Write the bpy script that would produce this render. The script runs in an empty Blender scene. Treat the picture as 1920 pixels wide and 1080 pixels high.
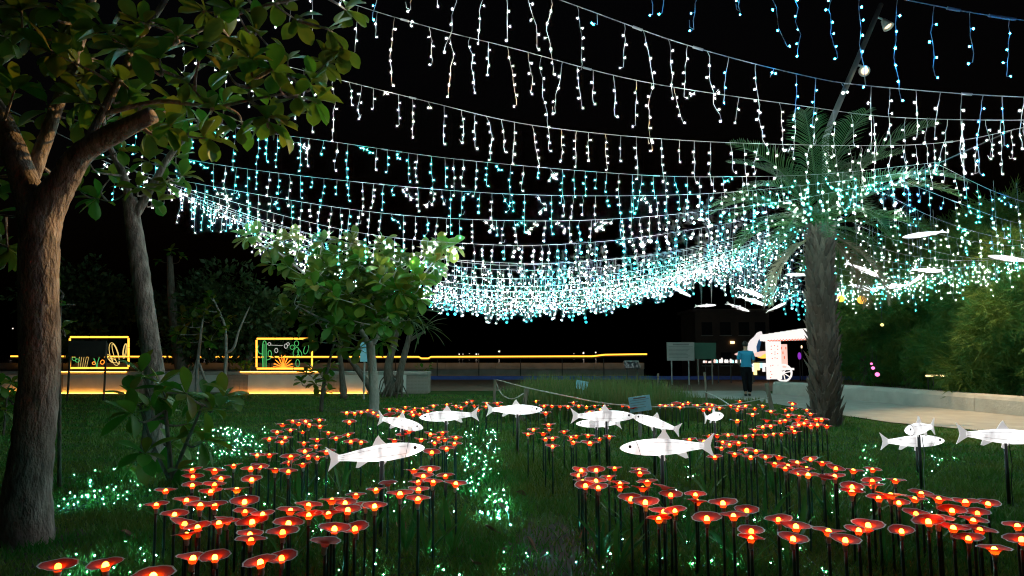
import bpy, math, random
import numpy as np
from mathutils import Vector, Matrix
random.seed(11)
rng = np.random.default_rng(5)
R = math.radians
sc = bpy.context.scene
col = sc.collection

# ------------------------------------------------------------------ camera
F, HOR, CAMZ = 1300.0, 663.0, 1.4
TH = math.atan((HOR - 540) / F)
cam = bpy.data.cameras.new('camera'); camo = bpy.data.objects.new('camera', cam); col.objects.link(camo)
cam.sensor_width = 36; cam.lens = F / 1920 * 36; cam.clip_end = 3000; cam.clip_start = 0.05
camo.location = (0, 0, CAMZ); camo.rotation_euler = (math.pi / 2 + TH, 0, 0)
sc.camera = camo
# ------------------------------------------------------------------ world: night sky
w = bpy.data.worlds.new('World'); sc.world = w; w.use_nodes = True
nt = w.node_tree; bg = nt.nodes['Background']
sky = nt.nodes.new('ShaderNodeTexSky'); sky.sky_type = 'NISHITA'; sky.sun_disc = False
sky.sun_elevation = R(-3.6); sky.sun_rotation = R(200)
nt.links.new(sky.outputs[0], bg.inputs[0]); bg.inputs[1].default_value = 0.026
sun = bpy.data.lights.new('moonlight', 'SUN'); sun.energy = 0.012; sun.angle = R(0.5); sun.color = (.8, .88, 1)
suno = bpy.data.objects.new('moonlight', sun); col.objects.link(suno); suno.rotation_euler = (R(40), R(15), R(20))
sc.view_settings.view_transform = 'Standard'; sc.view_settings.look = 'None'
sc.view_settings.exposure = 0.6; sc.view_settings.gamma = 1
sc.render.engine = 'CYCLES'
sc.cycles.use_denoising = True
sc.cycles.use_light_tree = True; sc.cycles.filter_width = 1.1
sc.cycles.max_bounces = 5; sc.cycles.diffuse_bounces = 2; sc.cycles.glossy_bounces = 2
sc.cycles.transmission_bounces = 3; sc.cycles.sample_clamp_indirect = 3
sc.cycles.caustics_reflective = False; sc.cycles.caustics_refractive = False

FW = Vector((0, math.cos(TH), math.sin(TH))); UP = Vector((0, -math.sin(TH), math.cos(TH)))
def ray(px, py): return FW + Vector(((px - 960) / F, 0, 0)) + UP * ((540 - py) / F)
def G(px, py, z=0.0):                      # the point at height z seen at that pixel
    d = ray(px, py); return Vector((0, 0, CAMZ)) + d * ((z - CAMZ) / d.z)
def P(px, py, Y):                          # the point at depth Y seen at that pixel
    d = ray(px, py); return Vector((0, 0, CAMZ)) + d * (Y / d.y)

# ------------------------------------------------------------------ materials
def newmat(name):
    m = bpy.data.materials.new(name); m.use_nodes = True
    return m, m.node_tree, m.node_tree.nodes['Principled BSDF']
def mat(name, c1, c2=None, scale=8, rough=.7, bump=0, bscale=None, metal=0, spec=.4, stretch=None, trans=0, objrand=None, detail=4):
    m, t, b = newmat(name); n = t.nodes; L = t.links
    b.inputs['Roughness'].default_value = rough; b.inputs['Metallic'].default_value = metal
    b.inputs['Specular IOR Level'].default_value = spec
    tc = n.new('ShaderNodeTexCoord'); mp = n.new('ShaderNodeMapping'); L.new(tc.outputs['Object'], mp.inputs[0])
    if stretch: mp.inputs['Scale'].default_value = stretch
    no = n.new('ShaderNodeTexNoise'); no.inputs['Scale'].default_value = scale; no.inputs['Detail'].default_value = detail
    L.new(mp.outputs[0], no.inputs['Vector'])
    rp = n.new('ShaderNodeValToRGB'); L.new(no.outputs[0], rp.inputs[0])
    c2 = c2 or tuple(x * .75 for x in c1)
    rp.color_ramp.elements[0].position = .32; rp.color_ramp.elements[0].color = (*c1, 1)
    rp.color_ramp.elements[1].position = .68; rp.color_ramp.elements[1].color = (*c2, 1)
    out = rp.outputs[0]
    if objrand:
        oi = n.new('ShaderNodeObjectInfo'); r2 = n.new('ShaderNodeValToRGB'); L.new(oi.outputs['Random'], r2.inputs[0])
        els = r2.color_ramp.elements
        els[0].position = 0; els[0].color = (*objrand[0], 1); els[1].position = 1; els[1].color = (*objrand[-1], 1)
        for k, c in enumerate(objrand[1:-1]):
            e = els.new((k + 1) / (len(objrand) - 1)); e.color = (*c, 1)
        mx = n.new('ShaderNodeMix'); mx.data_type = 'RGBA'; mx.inputs[0].default_value = .65
        L.new(out, mx.inputs[6]); L.new(r2.outputs[0], mx.inputs[7]); out = mx.outputs[2]
    L.new(out, b.inputs['Base Color'])
    if bump:
        n2 = n.new('ShaderNodeTexNoise'); n2.inputs['Scale'].default_value = bscale or scale * 3; n2.inputs['Detail'].default_value = 6
        L.new(mp.outputs[0], n2.inputs['Vector'])
        bp = n.new('ShaderNodeBump'); bp.inputs['Strength'].default_value = bump; bp.inputs['Distance'].default_value = .03
        L.new(n2.outputs[0], bp.inputs['Height']); L.new(bp.outputs[0], b.inputs['Normal'])
    if trans:
        tr = n.new('ShaderNodeBsdfTranslucent'); L.new(out, tr.inputs[0])
        ms = n.new('ShaderNodeMixShader'); ms.inputs[0].default_value = trans
        L.new(b.outputs[0], ms.inputs[1]); L.new(tr.outputs[0], ms.inputs[2])
        L.new(ms.outputs[0], n['Material Output'].inputs[0])
    return m
def emat(name, rgb, s=1.0, samp='AUTO'):
    m = bpy.data.materials.new(name); m.use_nodes = True; t = m.node_tree
    t.nodes.remove(t.nodes['Principled BSDF'])
    e = t.nodes.new('ShaderNodeEmission'); e.inputs[0].default_value = (*rgb, 1); e.inputs[1].default_value = s
    t.links.new(e.outputs[0], t.nodes['Material Output'].inputs[0])
    m.cycles.emission_sampling = samp
    return m

M = {}
M['lawn'] = mat('lawn', (.018, .06, .012), (.055, .085, .02), scale=1.3, rough=.95, bump=.8, bscale=40, detail=8, spec=.1)
M['grass'] = mat('grass_blade', (.03, .17, .025), (.14, .19, .035), scale=1.1, rough=.6, trans=.3, spec=.25)
M['weed'] = mat('weed', (.05, .14, .03), (.16, .16, .05), scale=1.5, rough=.6, trans=.3)
M['strap'] = mat('strap_leaf', (.03, .17, .03), (.05, .22, .03), scale=3, rough=.45, trans=.35, objrand=[(.02, .10, .03), (.05, .16, .03), (.09, .17, .03)])
LEAFC = [(.02, .12, .012), (.04, .16, .015), (.09, .18, .015), (.19, .17, .015), (.03, .14, .015), (.20, .10, .015)]
M['leaf'] = mat('broad_leaf', (.04, .15, .015), (.09, .17, .015), scale=5, rough=.45, trans=.42, objrand=LEAFC, spec=.3)
M['leafmass'] = mat('leaf_mass', (.025, .10, .012), (.11, .13, .015), scale=2.5, rough=.45, trans=.35, spec=.3)
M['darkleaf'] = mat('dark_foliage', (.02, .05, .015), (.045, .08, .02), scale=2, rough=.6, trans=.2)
M['feather'] = mat('feathery_foliage', (.028, .13, .025), (.12, .17, .02), scale=1.1, rough=.7, trans=.25)
M['bark'] = mat('bark', (.12, .09, .08), (.34, .27, .245), scale=7, rough=.9, bump=1.0, bscale=20, stretch=(1.7, 1.7, .75), spec=.15, detail=8)
M['bark_dark'] = mat('bark_dark', (.08, .065, .05), (.15, .12, .10), scale=10, rough=.9, bump=.8, stretch=(2, 2, .5), spec=.15)
M['bark_pale'] = mat('bark_pale', (.24, .22, .20), (.36, .33, .30), scale=10, rough=.85, bump=.6, stretch=(1.5, 1.5, .8), spec=.15)
M['palmbark'] = mat('palm_bark', (.10, .072, .06), (.20, .15, .12), scale=7, rough=.9, bump=.9, stretch=(3, 3, .6), objrand=[(.06, .045, .04), (.11, .085, .07), (.19, .145, .115)], spec=.15)
M['frond'] = mat('palm_frond', (.012, .06, .014), (.03, .08, .016), scale=3, rough=.5, trans=.25)
M['deadfrond'] = mat('dry_frond', (.16, .12, .07), (.22, .17, .10), scale=5, rough=.8, trans=.2)
M['concrete'] = mat('path_concrete', (.30, .29, .27), (.38, .36, .33), scale=2.2, rough=.9, bump=.25, bscale=30, detail=9, spec=.2)
M['wallconc'] = mat('wall_concrete', (.36, .34, .31), (.46, .43, .39), scale=2.5, rough=.9, bump=.35, bscale=14, detail=9, spec=.2)
M['paving'] = mat('promenade_paving', (.16, .10, .07), (.22, .15, .11), scale=4, rough=.85, bump=.2)
M['white_panel'] = mat('white_plaster', (.72, .70, .67), (.62, .60, .57), scale=3, rough=.8, bump=.1)
M['tile'] = mat('wall_tile', (.36, .30, .27), (.28, .23, .20), scale=8, rough=.6)
M['coping'] = mat('coping', (.45, .40, .36), (.36, .32, .29), scale=5, rough=.8)
M['seawall'] = mat('sea_wall', (.30, .27, .24), (.22, .20, .18), scale=2, rough=.9)
M['bluelight_tint'] = mat('blue_light_tint', (.05, .10, .42), (.04, .08, .34), scale=3, rough=.6)  # blue light on the kerb, painted in as its base colour
M['steel'] = mat('galvanised_steel', (.36, .38, .38), (.28, .30, .30), scale=6, rough=.5, metal=.3)
M['blacksteel'] = mat('black_steel', (.02, .022, .022), (.03, .03, .03), scale=6, rough=.5)
M['stem'] = mat('stem_paint', (.012, .03, .022), (.02, .045, .03), scale=6, rough=.4)
M['wirewhite'] = mat('white_wire', (.36, .36, .36), (.28, .28, .28), scale=6, rough=.5)
M['rope'] = mat('rope', (.5, .48, .44), (.4, .38, .35), scale=30, rough=.9)
M['wood'] = mat('weathered_post', (.15, .12, .09), (.24, .20, .16), scale=8, rough=.9, bump=.5, stretch=(2, 2, .5))
M['socket'] = mat('lamp_socket', (.45, .47, .48), (.38, .40, .41), scale=8, rough=.5)
M['petal'] = mat('red_petal', (.74, .06, .05), (.58, .035, .045), scale=30, rough=.6, trans=.35, spec=.15)
M['petalrim'] = mat('petal_rim', (.74, .62, .66), (.58, .44, .48), scale=30, rough=.5, trans=.3)
M['funnel'] = mat('flower_funnel', (.75, .075, .04), (.62, .05, .035), scale=30, rough=.5, trans=.45, spec=.15)
M['bulb3'] = emat('flower_bulb_dim', (1, .25, .015), 11.0)
M['signface'] = mat('notice_board', (.30, .29, .28), (.25, .25, .24), scale=3, rough=.6)
M['ink'] = mat('notice_ink', (.12, .12, .12), (.16, .16, .16), rough=.7)
M['signgreen'] = mat('green_board', (.03, .10, .07), (.04, .12, .08), scale=3, rough=.6)
M['signblue'] = mat('blue_label_board', (.20, .50, .66), (.32, .58, .70), scale=9, rough=.5)
M['signdark'] = mat('dark_board', (.035, .03, .03), (.05, .045, .04), scale=4, rough=.6)
M['shirt'] = mat('teal_shirt', (.02, .27, .46), (.018, .23, .40), scale=8, rough=.8, bump=.15)
M['trousers'] = mat('black_trousers', (.006, .006, .008), (.009, .009, .011), scale=8, rough=.9, spec=.05)
M['skin'] = mat('skin', (.42, .26, .18), (.38, .22, .15), scale=8, rough=.6)
M['hair'] = mat('black_hair', (.012, .01, .01), (.02, .016, .014), scale=20, rough=.6)
M['soil'] = mat('soil', (.028, .02, .012), (.055, .04, .026), scale=6, rough=.95)
M['deadleaf'] = mat('dead_leaf', (.20, .09, .035), (.14, .06, .03), scale=12, rough=.7)
M['darkbuild'] = mat('dark_building', (.16, .10, .08), (.12, .08, .07), scale=1, rough=.9)
M['darkglass'] = mat('dark_window', (.02, .02, .025), (.03, .03, .035), rough=.2)
M['bluelit'] = mat('lantern_blue_cloth', (.03, .16, .42), (.04, .2, .5), scale=3, rough=.7)
M['lampgrey'] = mat('lamp_housing', (.55, .55, .55), (.5, .5, .5), rough=.4)
M['black'] = mat('eye_black', (.01, .01, .01), (.015, .015, .015), rough=.3)
M['ribwire'] = mat('lantern_seam', (.16, .13, .13), (.22, .18, .17), rough=.7)
LED = {'white': emat('led_white', (.80, 1, .95), 300.0), 'warm': emat('led_warm_white', (1, .96, .82), 260.0),
       'cyan': emat('led_cyan', (.018, .80, .82), 200.0), 'blue': emat('led_blue', (.02, .36, 1), 130.0),
       'farwhite': emat('led_distant_white', (.80, 1, .95), 85.0), 'farwarm': emat('led_distant_warm', (1, .97, .84), 75.0), 'farcyan': emat('led_distant_cyan', (.02, .85, .80), 75.0),
       'ground': emat('led_ground', (.16, .95, .82), 240.0)}
M['bulb'] = emat('flower_bulb', (1, .29, .02), 17.0)
M['bulb2'] = emat('flower_bulb_yellow', (1, .44, .02), 24.0)
M['amber'] = emat('amber_tube', (1, .40, .035), 2.0)
M['amberdim'] = emat('amber_strip', (1, .36, .04), 15)
M['gtube'] = emat('green_tube', (.10, .60, .16), .55)
M['wtube'] = emat('white_tube', (.8, .8, .7), .5)
M['ytube'] = emat('pale_yellow_tube', (.8, .55, .16), .8)
M['otube'] = emat('orange_tube', (1, .24, .02), 1.6)
M['lanternwhite'] = emat('lantern_white', (1, .93, .88), .72)
M['lanternwing'] = emat('lantern_wing', (1, .92, .91), .62)
M['lanternpink'] = emat('lantern_pale_pink', (1, .62, .52), .7)
M['lanternteal'] = emat('lantern_teal', (.35, .9, .85), 1.3)
M['lanternred'] = emat('lantern_red', (.85, .14, .05), .8)
M['lanternorange'] = emat('lantern_orange', (1, .45, .06), 1.2)
M['lanternyellow'] = emat('lantern_yellow', (1, .75, .22), 1.6)
M['lanternpurple'] = emat('lantern_purple', (.30, .04, .55), .6)
M['lampwarm'] = emat('flood_lens', (1, .74, .40), 1.6)
M['windowlit'] = emat('lit_window', (1, .72, .30), 2.5)
M['pinkdot'] = emat('pink_light', (1, .15, .42), 2.0)
M['shore'] = emat('shore_light', (1, .8, .65), 1.6)

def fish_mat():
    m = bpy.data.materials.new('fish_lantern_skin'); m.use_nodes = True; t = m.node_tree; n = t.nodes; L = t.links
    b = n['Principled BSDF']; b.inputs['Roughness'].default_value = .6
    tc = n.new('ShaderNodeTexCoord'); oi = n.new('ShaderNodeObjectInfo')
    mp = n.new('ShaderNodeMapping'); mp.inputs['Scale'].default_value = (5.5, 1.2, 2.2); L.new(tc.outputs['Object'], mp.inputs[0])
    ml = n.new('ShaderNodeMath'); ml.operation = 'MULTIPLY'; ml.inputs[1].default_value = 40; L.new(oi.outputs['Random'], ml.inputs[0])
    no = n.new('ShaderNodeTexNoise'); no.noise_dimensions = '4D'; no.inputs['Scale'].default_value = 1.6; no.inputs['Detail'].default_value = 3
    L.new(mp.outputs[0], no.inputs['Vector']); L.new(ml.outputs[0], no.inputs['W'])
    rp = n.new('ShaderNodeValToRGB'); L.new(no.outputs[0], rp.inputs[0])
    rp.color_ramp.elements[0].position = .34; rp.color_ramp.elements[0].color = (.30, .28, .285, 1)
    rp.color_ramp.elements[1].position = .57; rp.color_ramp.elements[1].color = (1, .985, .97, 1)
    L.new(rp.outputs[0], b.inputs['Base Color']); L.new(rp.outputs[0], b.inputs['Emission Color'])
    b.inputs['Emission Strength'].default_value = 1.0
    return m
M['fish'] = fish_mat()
def fin_mat():
    m, t, b = newmat('fish_lantern_fin')
    b.inputs['Base Color'].default_value = (.75, .72, .71, 1); b.inputs['Emission Color'].default_value = (1, .95, .93, 1)
    b.inputs['Emission Strength'].default_value = .3; b.inputs['Roughness'].default_value = .7
    return m
M['fin'] = fin_mat()
def water_mat():
    m, t, b = newmat('sea_water'); n = t.nodes
    b.inputs['Base Color'].default_value = (.006, .009, .012, 1); b.inputs['Roughness'].default_value = .12
    no = n.new('ShaderNodeTexNoise'); no.inputs['Scale'].default_value = .9; no.inputs['Detail'].default_value = 6
    tc = n.new('ShaderNodeTexCoord'); t.links.new(tc.outputs['Object'], no.inputs['Vector'])
    bp = n.new('ShaderNodeBump'); bp.inputs['Strength'].default_value = .35; bp.inputs['Distance'].default_value = .2
    t.links.new(no.outputs[0], bp.inputs['Height']); t.links.new(bp.outputs[0], b.inputs['Normal'])
    return m
M['water'] = water_mat()

# ------------------------------------------------------------------ mesh helpers
class MB:
    def __init__(s): s.v = []; s.f = []; s.m = []
    def add(s, vs, fs, mi=0):
        o = len(s.v); s.v += [tuple(x) for x in vs]; s.f += [tuple(i + o for i in f) for f in fs]; s.m += [mi] * len(fs); return s
    def box(s, a, b, mi=0):
        x0, y0, z0 = a; x1, y1, z1 = b
        return s.add([(x0,y0,z0),(x1,y0,z0),(x1,y1,z0),(x0,y1,z0),(x0,y0,z1),(x1,y0,z1),(x1,y1,z1),(x0,y1,z1)],
              [(0,3,2,1),(4,5,6,7),(0,1,5,4),(1,2,6,5),(2,3,7,6),(3,0,4,7)], mi)
    def obox(s, c, ax, ay, az, mi=0):      # oriented box: centre and three half-axes
        c, ax, ay, az = map(Vector, (c, ax, ay, az))
        vs = [c + i*ax + j*ay + k*az for k in (-1, 1) for j in (-1, 1) for i in (-1, 1)]
        return s.add(vs, [(0,2,3,1),(4,5,7,6),(0,1,5,4),(1,3,7,5),(3,2,6,7),(2,0,4,6)], mi)
    def tube(s, pts, r, n=6, mi=0, cap=True, jit=0):
        pts = [Vector(p) for p in pts]; N = len(pts)
        if not hasattr(r, '__len__'): r = [r] * N
        rings = []; ref = None
        for i, p in enumerate(pts):
            t = (pts[min(i+1, N-1)] - pts[max(i-1, 0)])
            t = t.normalized() if t.length > 1e-9 else Vector((0, 0, 1))
            if ref is None: ref = t.orthogonal().normalized()
            ref = (ref - t * ref.dot(t)); ref = ref.normalized() if ref.length > 1e-6 else t.orthogonal().normalized()
            bt = t.cross(ref)
            rings.append([p + (ref * math.cos(2*math.pi*k/n) + bt * math.sin(2*math.pi*k/n)) * r[i] * (1 + random.uniform(-jit, jit)) for k in range(n)])
        vs = [v for rg in rings for v in rg]; fs = []
        for i in range(N - 1):
            for k in range(n):
                a = i*n + k; b = i*n + (k+1) % n; fs.append((a, b, b+n, a+n))
        if cap:
            fs.append(tuple(range(n-1, -1, -1))); fs.append(tuple(range((N-1)*n, N*n)))
        return s.add(vs, fs, mi)
    def lathe(s, prof, n=12, mi=0, origin=(0, 0, 0)):
        o = Vector(origin); vs = []; fs = []
        for r, z in prof:
            for k in range(n):
                a = 2*math.pi*k/n; vs.append(o + Vector((r*math.cos(a), r*math.sin(a), z)))
        for i in range(len(prof) - 1):
            for k in range(n):
                a = i*n + k; b = i*n + (k+1) % n; fs.append((a, b, b+n, a+n))
        return s.add(vs, fs, mi)
    def octa(s, c, r, mi=0, e=1.0):
        c = Vector(c)
        return s.add([c+Vector((r,0,0)), c+Vector((0,r,0)), c-Vector((r,0,0)), c-Vector((0,r,0)), c+Vector((0,0,r*e)), c-Vector((0,0,r*e))],
              [(0,1,4),(1,2,4),(2,3,4),(3,0,4),(1,0,5),(2,1,5),(3,2,5),(0,3,5)], mi)
    def ball(s, c, r, n=10, m=6, mi=0, sc_=(1, 1, 1)):
        pr = [(max(1e-4, math.sin(math.pi*i/m)), -math.cos(math.pi*i/m)) for i in range(m+1)]
        o = len(s.v); s.lathe(pr, n, mi)
        for i in range(o, len(s.v)):
            x, y, z = s.v[i]; s.v[i] = (c[0]+x*r*sc_[0], c[1]+y*r*sc_[1], c[2]+z*r*sc_[2])
        return s
    def mesh(s, name, mats, smooth=False):
        me = bpy.data.meshes.new(name); me.from_pydata(s.v, [], s.f)
        for m in (mats if isinstance(mats, (list, tuple)) else [mats]): me.materials.append(m)
        if any(s.m): me.polygons.foreach_set('material_index', s.m)
        if smooth: me.polygons.foreach_set('use_smooth', [True] * len(s.f))
        me.update(); return me
    def obj(s, name, mats, parent=None, smooth=False): return link(name, s.mesh(name, mats, smooth), parent)
def link(name, me, parent=None, mtx=None):
    o = bpy.data.objects.new(name, me); col.objects.link(o)
    if parent is not None: o.parent = parent
    if mtx is not None: o.matrix_local = mtx
    return o
def tag(o, label=None, cat=None, group=None, kind=None):
    if label: o['label'] = label
    if cat: o['category'] = cat
    if group: o['group'] = group
    if kind: o['kind'] = kind
    return o
def empty(name, loc, label=None, cat=None, group=None, rz=0):
    o = bpy.data.objects.new(name, None); col.objects.link(o); o.location = loc; o.rotation_euler = (0, 0, rz); o.empty_display_size = .1
    return tag(o, label, cat, group)
def cr(pts, n=6):                                    # Catmull-Rom through points
    pts = [Vector(p) for p in pts]; q = [pts[0]*2 - pts[1]] + pts + [pts[-1]*2 - pts[-2]]; out = []
    for i in range(1, len(q) - 2):
        for k in range(n):
            t = k / n; a, b, c, d = q[i-1], q[i], q[i+1], q[i+2]
            out.append(.5 * ((2*b) + (c-a)*t + (2*a - 5*b + 4*c - d)*t*t + (3*b - a - 3*c + d)*t*t*t))
    out.append(pts[-1]); return out
def lerp_list(r, n):
    return [r[0] + (r[1]-r[0]) * i / (n-1) for i in range(n)] if len(r) == 2 else list(np.interp(np.linspace(0, len(r)-1, n), range(len(r)), r))
def rel(pts, o): return [Vector(p) - Vector(o) for p in pts]
def sheet(name, pts, z, m, thick=None):
    b = MB(); n = len(pts); b.add([(x, y, z) for x, y in pts], [tuple(range(n))])
    if thick:
        b.add([(x, y, z - thick) for x, y in pts] + [(x, y, z) for x, y in pts], [(i, (i+1) % n, n + (i+1) % n, n + i) for i in range(n)])
    o = b.obj(name, m); o['kind'] = 'structure'; return o

# ------------------------------------------------------------------ setting
sheet('lawn', [(-70, -12), (70, -12), (70, 39.5), (-70, 39.5)], 0, M['lawn'])
sheet('sea', [(-1500, 39.5), (1500, 39.5), (1500, 2600), (-1500, 2600)], -.6, M['water'])
sheet('quay_edge', [(-70, 39.5), (70, 39.5), (70, 39.9), (-70, 39.9)], .02, M['seawall'], .7)
wl = [(13.0, 9.5), (11.9, 13.2), (11.3, 15.3), (10.4, 20.2), (9.0, 24.2)]
sheet('concrete_path', [(10.4, 5.5), (13.4, 8.0), (11.95, 13.2), (11.35, 15.3), (10.45, 20.2), (9.0, 24.3), (9.4, 26.2), (2.0, 26.0), (4.4, 23.2), (6.6, 21.3), (7.3, 19.2), (7.4, 16.2), (7.65, 14.2), (8.9, 11.9), (9.6, 8.5)], .02, M['concrete'])
sheet('promenade', [(-5.0, 26.2), (16, 26.1), (18, 38.6), (-30, 38.6), (-30, 27.4), (-5, 27.4)], .016, M['paving'])
# paved joints on the path: thin flat strips, not made into an object
pj = MB()
for y in (11.5, 14, 16.5, 19, 21.5, 23.6):
    pj.box((7.0, y, .0202), (12.4, y + .02, .0215))
# low retaining wall
lw = empty('retaining_wall', (11.3, 15.3, 0), 'low rounded concrete wall bordering the path below feathery trees', 'wall')
wpts = cr([(x, y, 0) for x, y in wl], 3)
for i in range(len(wpts) - 1):
    a, b_ = wpts[i], wpts[i+1]; d = (b_ - a); u = d.normalized(); nrm = Vector((u.y, -u.x, 0))
    if nrm.x < 0: nrm = -nrm
    g = u * .004
    b = MB(); prof = [(0, 0), (.02, .34), (.06, .41), (.13, .44), (.38, .44), (.42, .40), (.42, 0)]
    ends = []
    for q in (a + g, b_ - g): ends += [q + nrm * x + Vector((0, 0, z)) for x, z in prof]
    n = len(prof); b.add(ends, [(k, k+1, n+k+1, n+k) for k in range(n-1)] + [tuple(range(n-1, -1, -1)), tuple(range(n, 2*n))])
    b.v = [tuple(Vector(v) - Vector((11.3, 15.3, 0))) for v in b.v]
    b.obj('wall_segment', M['wallconc'], lw)

# planter wall at the quay, with plaster panels and tiled piers
YW = 24.6
def xw(px, Y=YW): return (px - 960) / F * Y
pw = empty('planter_wall', (xw(400), YW, 0), 'long low planter wall of white panels between tiled piers', 'wall')
def wbox(name, x0, x1, y0, y1, z0, z1, m): 
    return MB().box((x0 - pw.location.x, y0 - YW, z0), (x1 - pw.location.x, y1 - YW, z1)).obj(name, m, pw)
wbox('wall_core', xw(-330), xw(803), YW + .06, YW + .9, 0, .66, M['tile'])
wbox('coping', xw(-335), xw(804), YW - .03, YW + .95, .665, .76, M['coping'])
piers = [(-100, -55), (90, 123), (252, 306), (425, 467), (608, 638), (765, 804)]
pans = [(-53, 88), (125, 250), (308, 423), (469, 606), (640, 763)]
for a, b_ in pans: wbox('panel', xw(a), xw(b_), YW, YW + .058, .05, .655, M['white_panel'])
tl = MB().box((-.052, 0, -.052), (.052, .02, .052)).mesh('tile', M['tile'])
for a, b_ in piers:
    x0, x1 = xw(a), xw(b_); nx = max(2, round((x1 - x0) / .125)); sx = (x1 - x0) / nx
    for i in range(nx):
        for k in range(5):
            link('tile', tl, pw, Matrix.Translation((x0 + (i + .5) * sx - pw.location.x, .035, .11 + k * .118)) @ Matrix.Diagonal((sx / .112, 1, 1.05, 1)))
for a, b_ in ((20, 250), (440, 606), (612, 690)):
    wbox('light_strip', xw(a), xw(b_), YW - .075, YW - .055, .012, .03, M['amberdim'])
for a, b_ in ((115, 243), (455, 600)):
    wbox('light_strip', xw(a), xw(b_), YW - .055, YW - .035, .762, .776, M['amberdim'])

# blue parapet, sea wall and amber handrail
bp = empty('blue_kerb', (4, 37.6, 0), 'low kerb along the promenade edge with blue light painted on', 'kerb')
for i in range(7):
    MB().box((-8.5 + i * 3.4, -.2, 0), (-8.5 + i * 3.4 + 3.39, .2, .20)).obj('kerb_block', M['bluelight_tint'], bp)
sw = empty('sea_wall', (-8, 42, 0), 'sea wall behind the promenade with an upper ledge shaped to catch the amber light', 'wall')
for i in range(14):
    x0 = -26 + i * 3
    MB().box((x0, .3, -.6), (x0 + 2.99, .7, .46)).box((x0, .1, .462), (x0 + 2.985, .6, .84)).obj('wall_block', M['seawall'], sw)  # upper box shaped to jut out and catch tube light; recess below stays dark
hr = empty('handrail', (-8, 41.6, 0), 'quay handrail carrying a long glowing amber light tube', 'handrail')
railpx = [(20, 668), (430, 669), (640, 669), (785, 669), (790, 672), (803, 672), (808, 669), (1110, 668), (1135, 665), (1213, 664)]
MB().tube(rel([P(x, y, 41.6) for x, y in railpx], hr.location), .042, 8).obj('light_tube', M['amber'], hr)
MB().tube(rel([P(x, y + 3.4, 41.6) for x, y in railpx], hr.location), .035, 6).obj('rail', M['blacksteel'], hr)
for px in range(40, 1210, 78):
    p = P(px, 672.5, 41.6); MB().tube([(p.x + 8, 0, -.5), (p.x + 8, 0, p.z)], .03, 6).obj('post', M['blacksteel'], hr)

# ------------------------------------------------------------------ icicle light strings
def make_drop(colr, seed, near):
    r_ = random.Random(seed); b = MB(); ln = r_.choice([.22, .32, .42, .55, .66, .8, .5]); 
    far = colr.startswith('far'); nled = max(2, int(ln / (.125 if near else .145 if far else .125))); pts = [Vector((0, 0, 0))]; x = y = 0; dx = dy = 0
    nseg = nled * 2
    amp = r_.choice([.006, .012, .02]) 
    for i in range(1, nseg + 1):
        x += r_.uniform(-amp, amp); y += r_.uniform(-amp, amp); pts.append(Vector((x, y, -ln * i / nseg)))
    if r_.random() < .22:                              # a drop that has ridden up into a tangle
        pts = [Vector((0, 0, 0))]; q = Vector((0, 0, -.03))
        for i in range(nseg):
            q = q + Vector((r_.uniform(-.07, .07), r_.uniform(-.05, .05), r_.uniform(-.075, .045))); pts.append(q.copy())
    elif r_.random() < .3:
        pts.append(pts[-1] + Vector((.04, .01, .01))); pts.append(pts[-1] + Vector((.01, .01, .05)))
    b.tube(pts, .0026 if near else .002, 4 if near else 3, 0, cap=False)
    for i in range(nled):
        q = pts[min(len(pts)-1, 2 * i + 2)]; a = r_.uniform(0, 6.28); s = Vector((math.cos(a), math.sin(a), -.3)) * (r_.uniform(.02, .075) if far else r_.uniform(.014, .034))
        e = q + s; b.tube([q, e], .0018, 3, 0, cap=False)
        if near: b.ball(e, r_.uniform(.0052, .0076), 6, 4, 1, (1, 1, 1.3))
        else: b.octa(e, r_.uniform(.009, .0125) if far else r_.uniform(.008, .0115), 1, 1.1)
    return b.mesh('drop_' + colr, [M['wirewhite'], LED[colr]])
DROP = {}
for c in LED:
    if c == 'ground': continue
    for near in (0, 1): DROP[c, near] = [make_drop(c, hash((c == 'cyan', near, k)) % 9999 + k * 7, near) for k in range(14)]
def light_string(pts, colours, near, label, spacing=.235, dropscale=1.0):
    pts = cr(pts, 8); o = pts[0]
    e = empty('icicle_light_string', o, label, 'light string', 'icicle light strings strung over the garden')
    cl = MB().tube(rel(pts, o), .0042 if near else .003, 5).obj('cable', M['wirewhite'], e)
    for q in random.sample(range(2, len(pts) - 2), 3):
        d = (pts[q+1] - pts[q]).normalized(); MB().tube([pts[q] - o - d * .05, pts[q] - o + d * .05], .012 if near else .009, 6).obj('connector', M['wirewhite'], e)
    acc = 0; nxt = .1; 
    for i in range(len(pts) - 1):
        a, b = pts[i], pts[i+1]; L = (b - a).length
        while nxt <= acc + L:
            p = a + (b - a) * ((nxt - acc) / L)
            c = random.choice(colours); s = dropscale * random.uniform(.75, 1.15)
            mt = Matrix.Translation(p - o + Vector((0, 0, -.004))) @ Matrix.Rotation(random.uniform(0, 6.28), 4, 'Z') @ Matrix.Rotation(random.gauss(0, .05 if not near else .09), 4, 'X') @ Matrix.Diagonal((1, 1, s, 1))
            link('drop', random.choice(DROP[c, near]), e, mt)
            nxt += spacing * random.uniform(.75, 1.3)
        acc += L
    return e
def pxs(lst, Y): return [P(x, y, Y) for x, y in lst]
LB = 'string of icy blue icicle lights high above the palm'
LW = 'white icicle light string crossing the open night sky'
LC = 'string of cyan icicle lights below the sparse white strings'
LD = 'icicle light string in the dense glittering white and teal band'
LR = 'icicle light string slung between the palm and the feathery trees'
light_string(pxs([(1180, -115), (1400, -66), (1700, 0), (1920, 38), (2150, 55), (2400, 40)], 5.0), ['blue'], 1, LB, .24)
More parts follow.
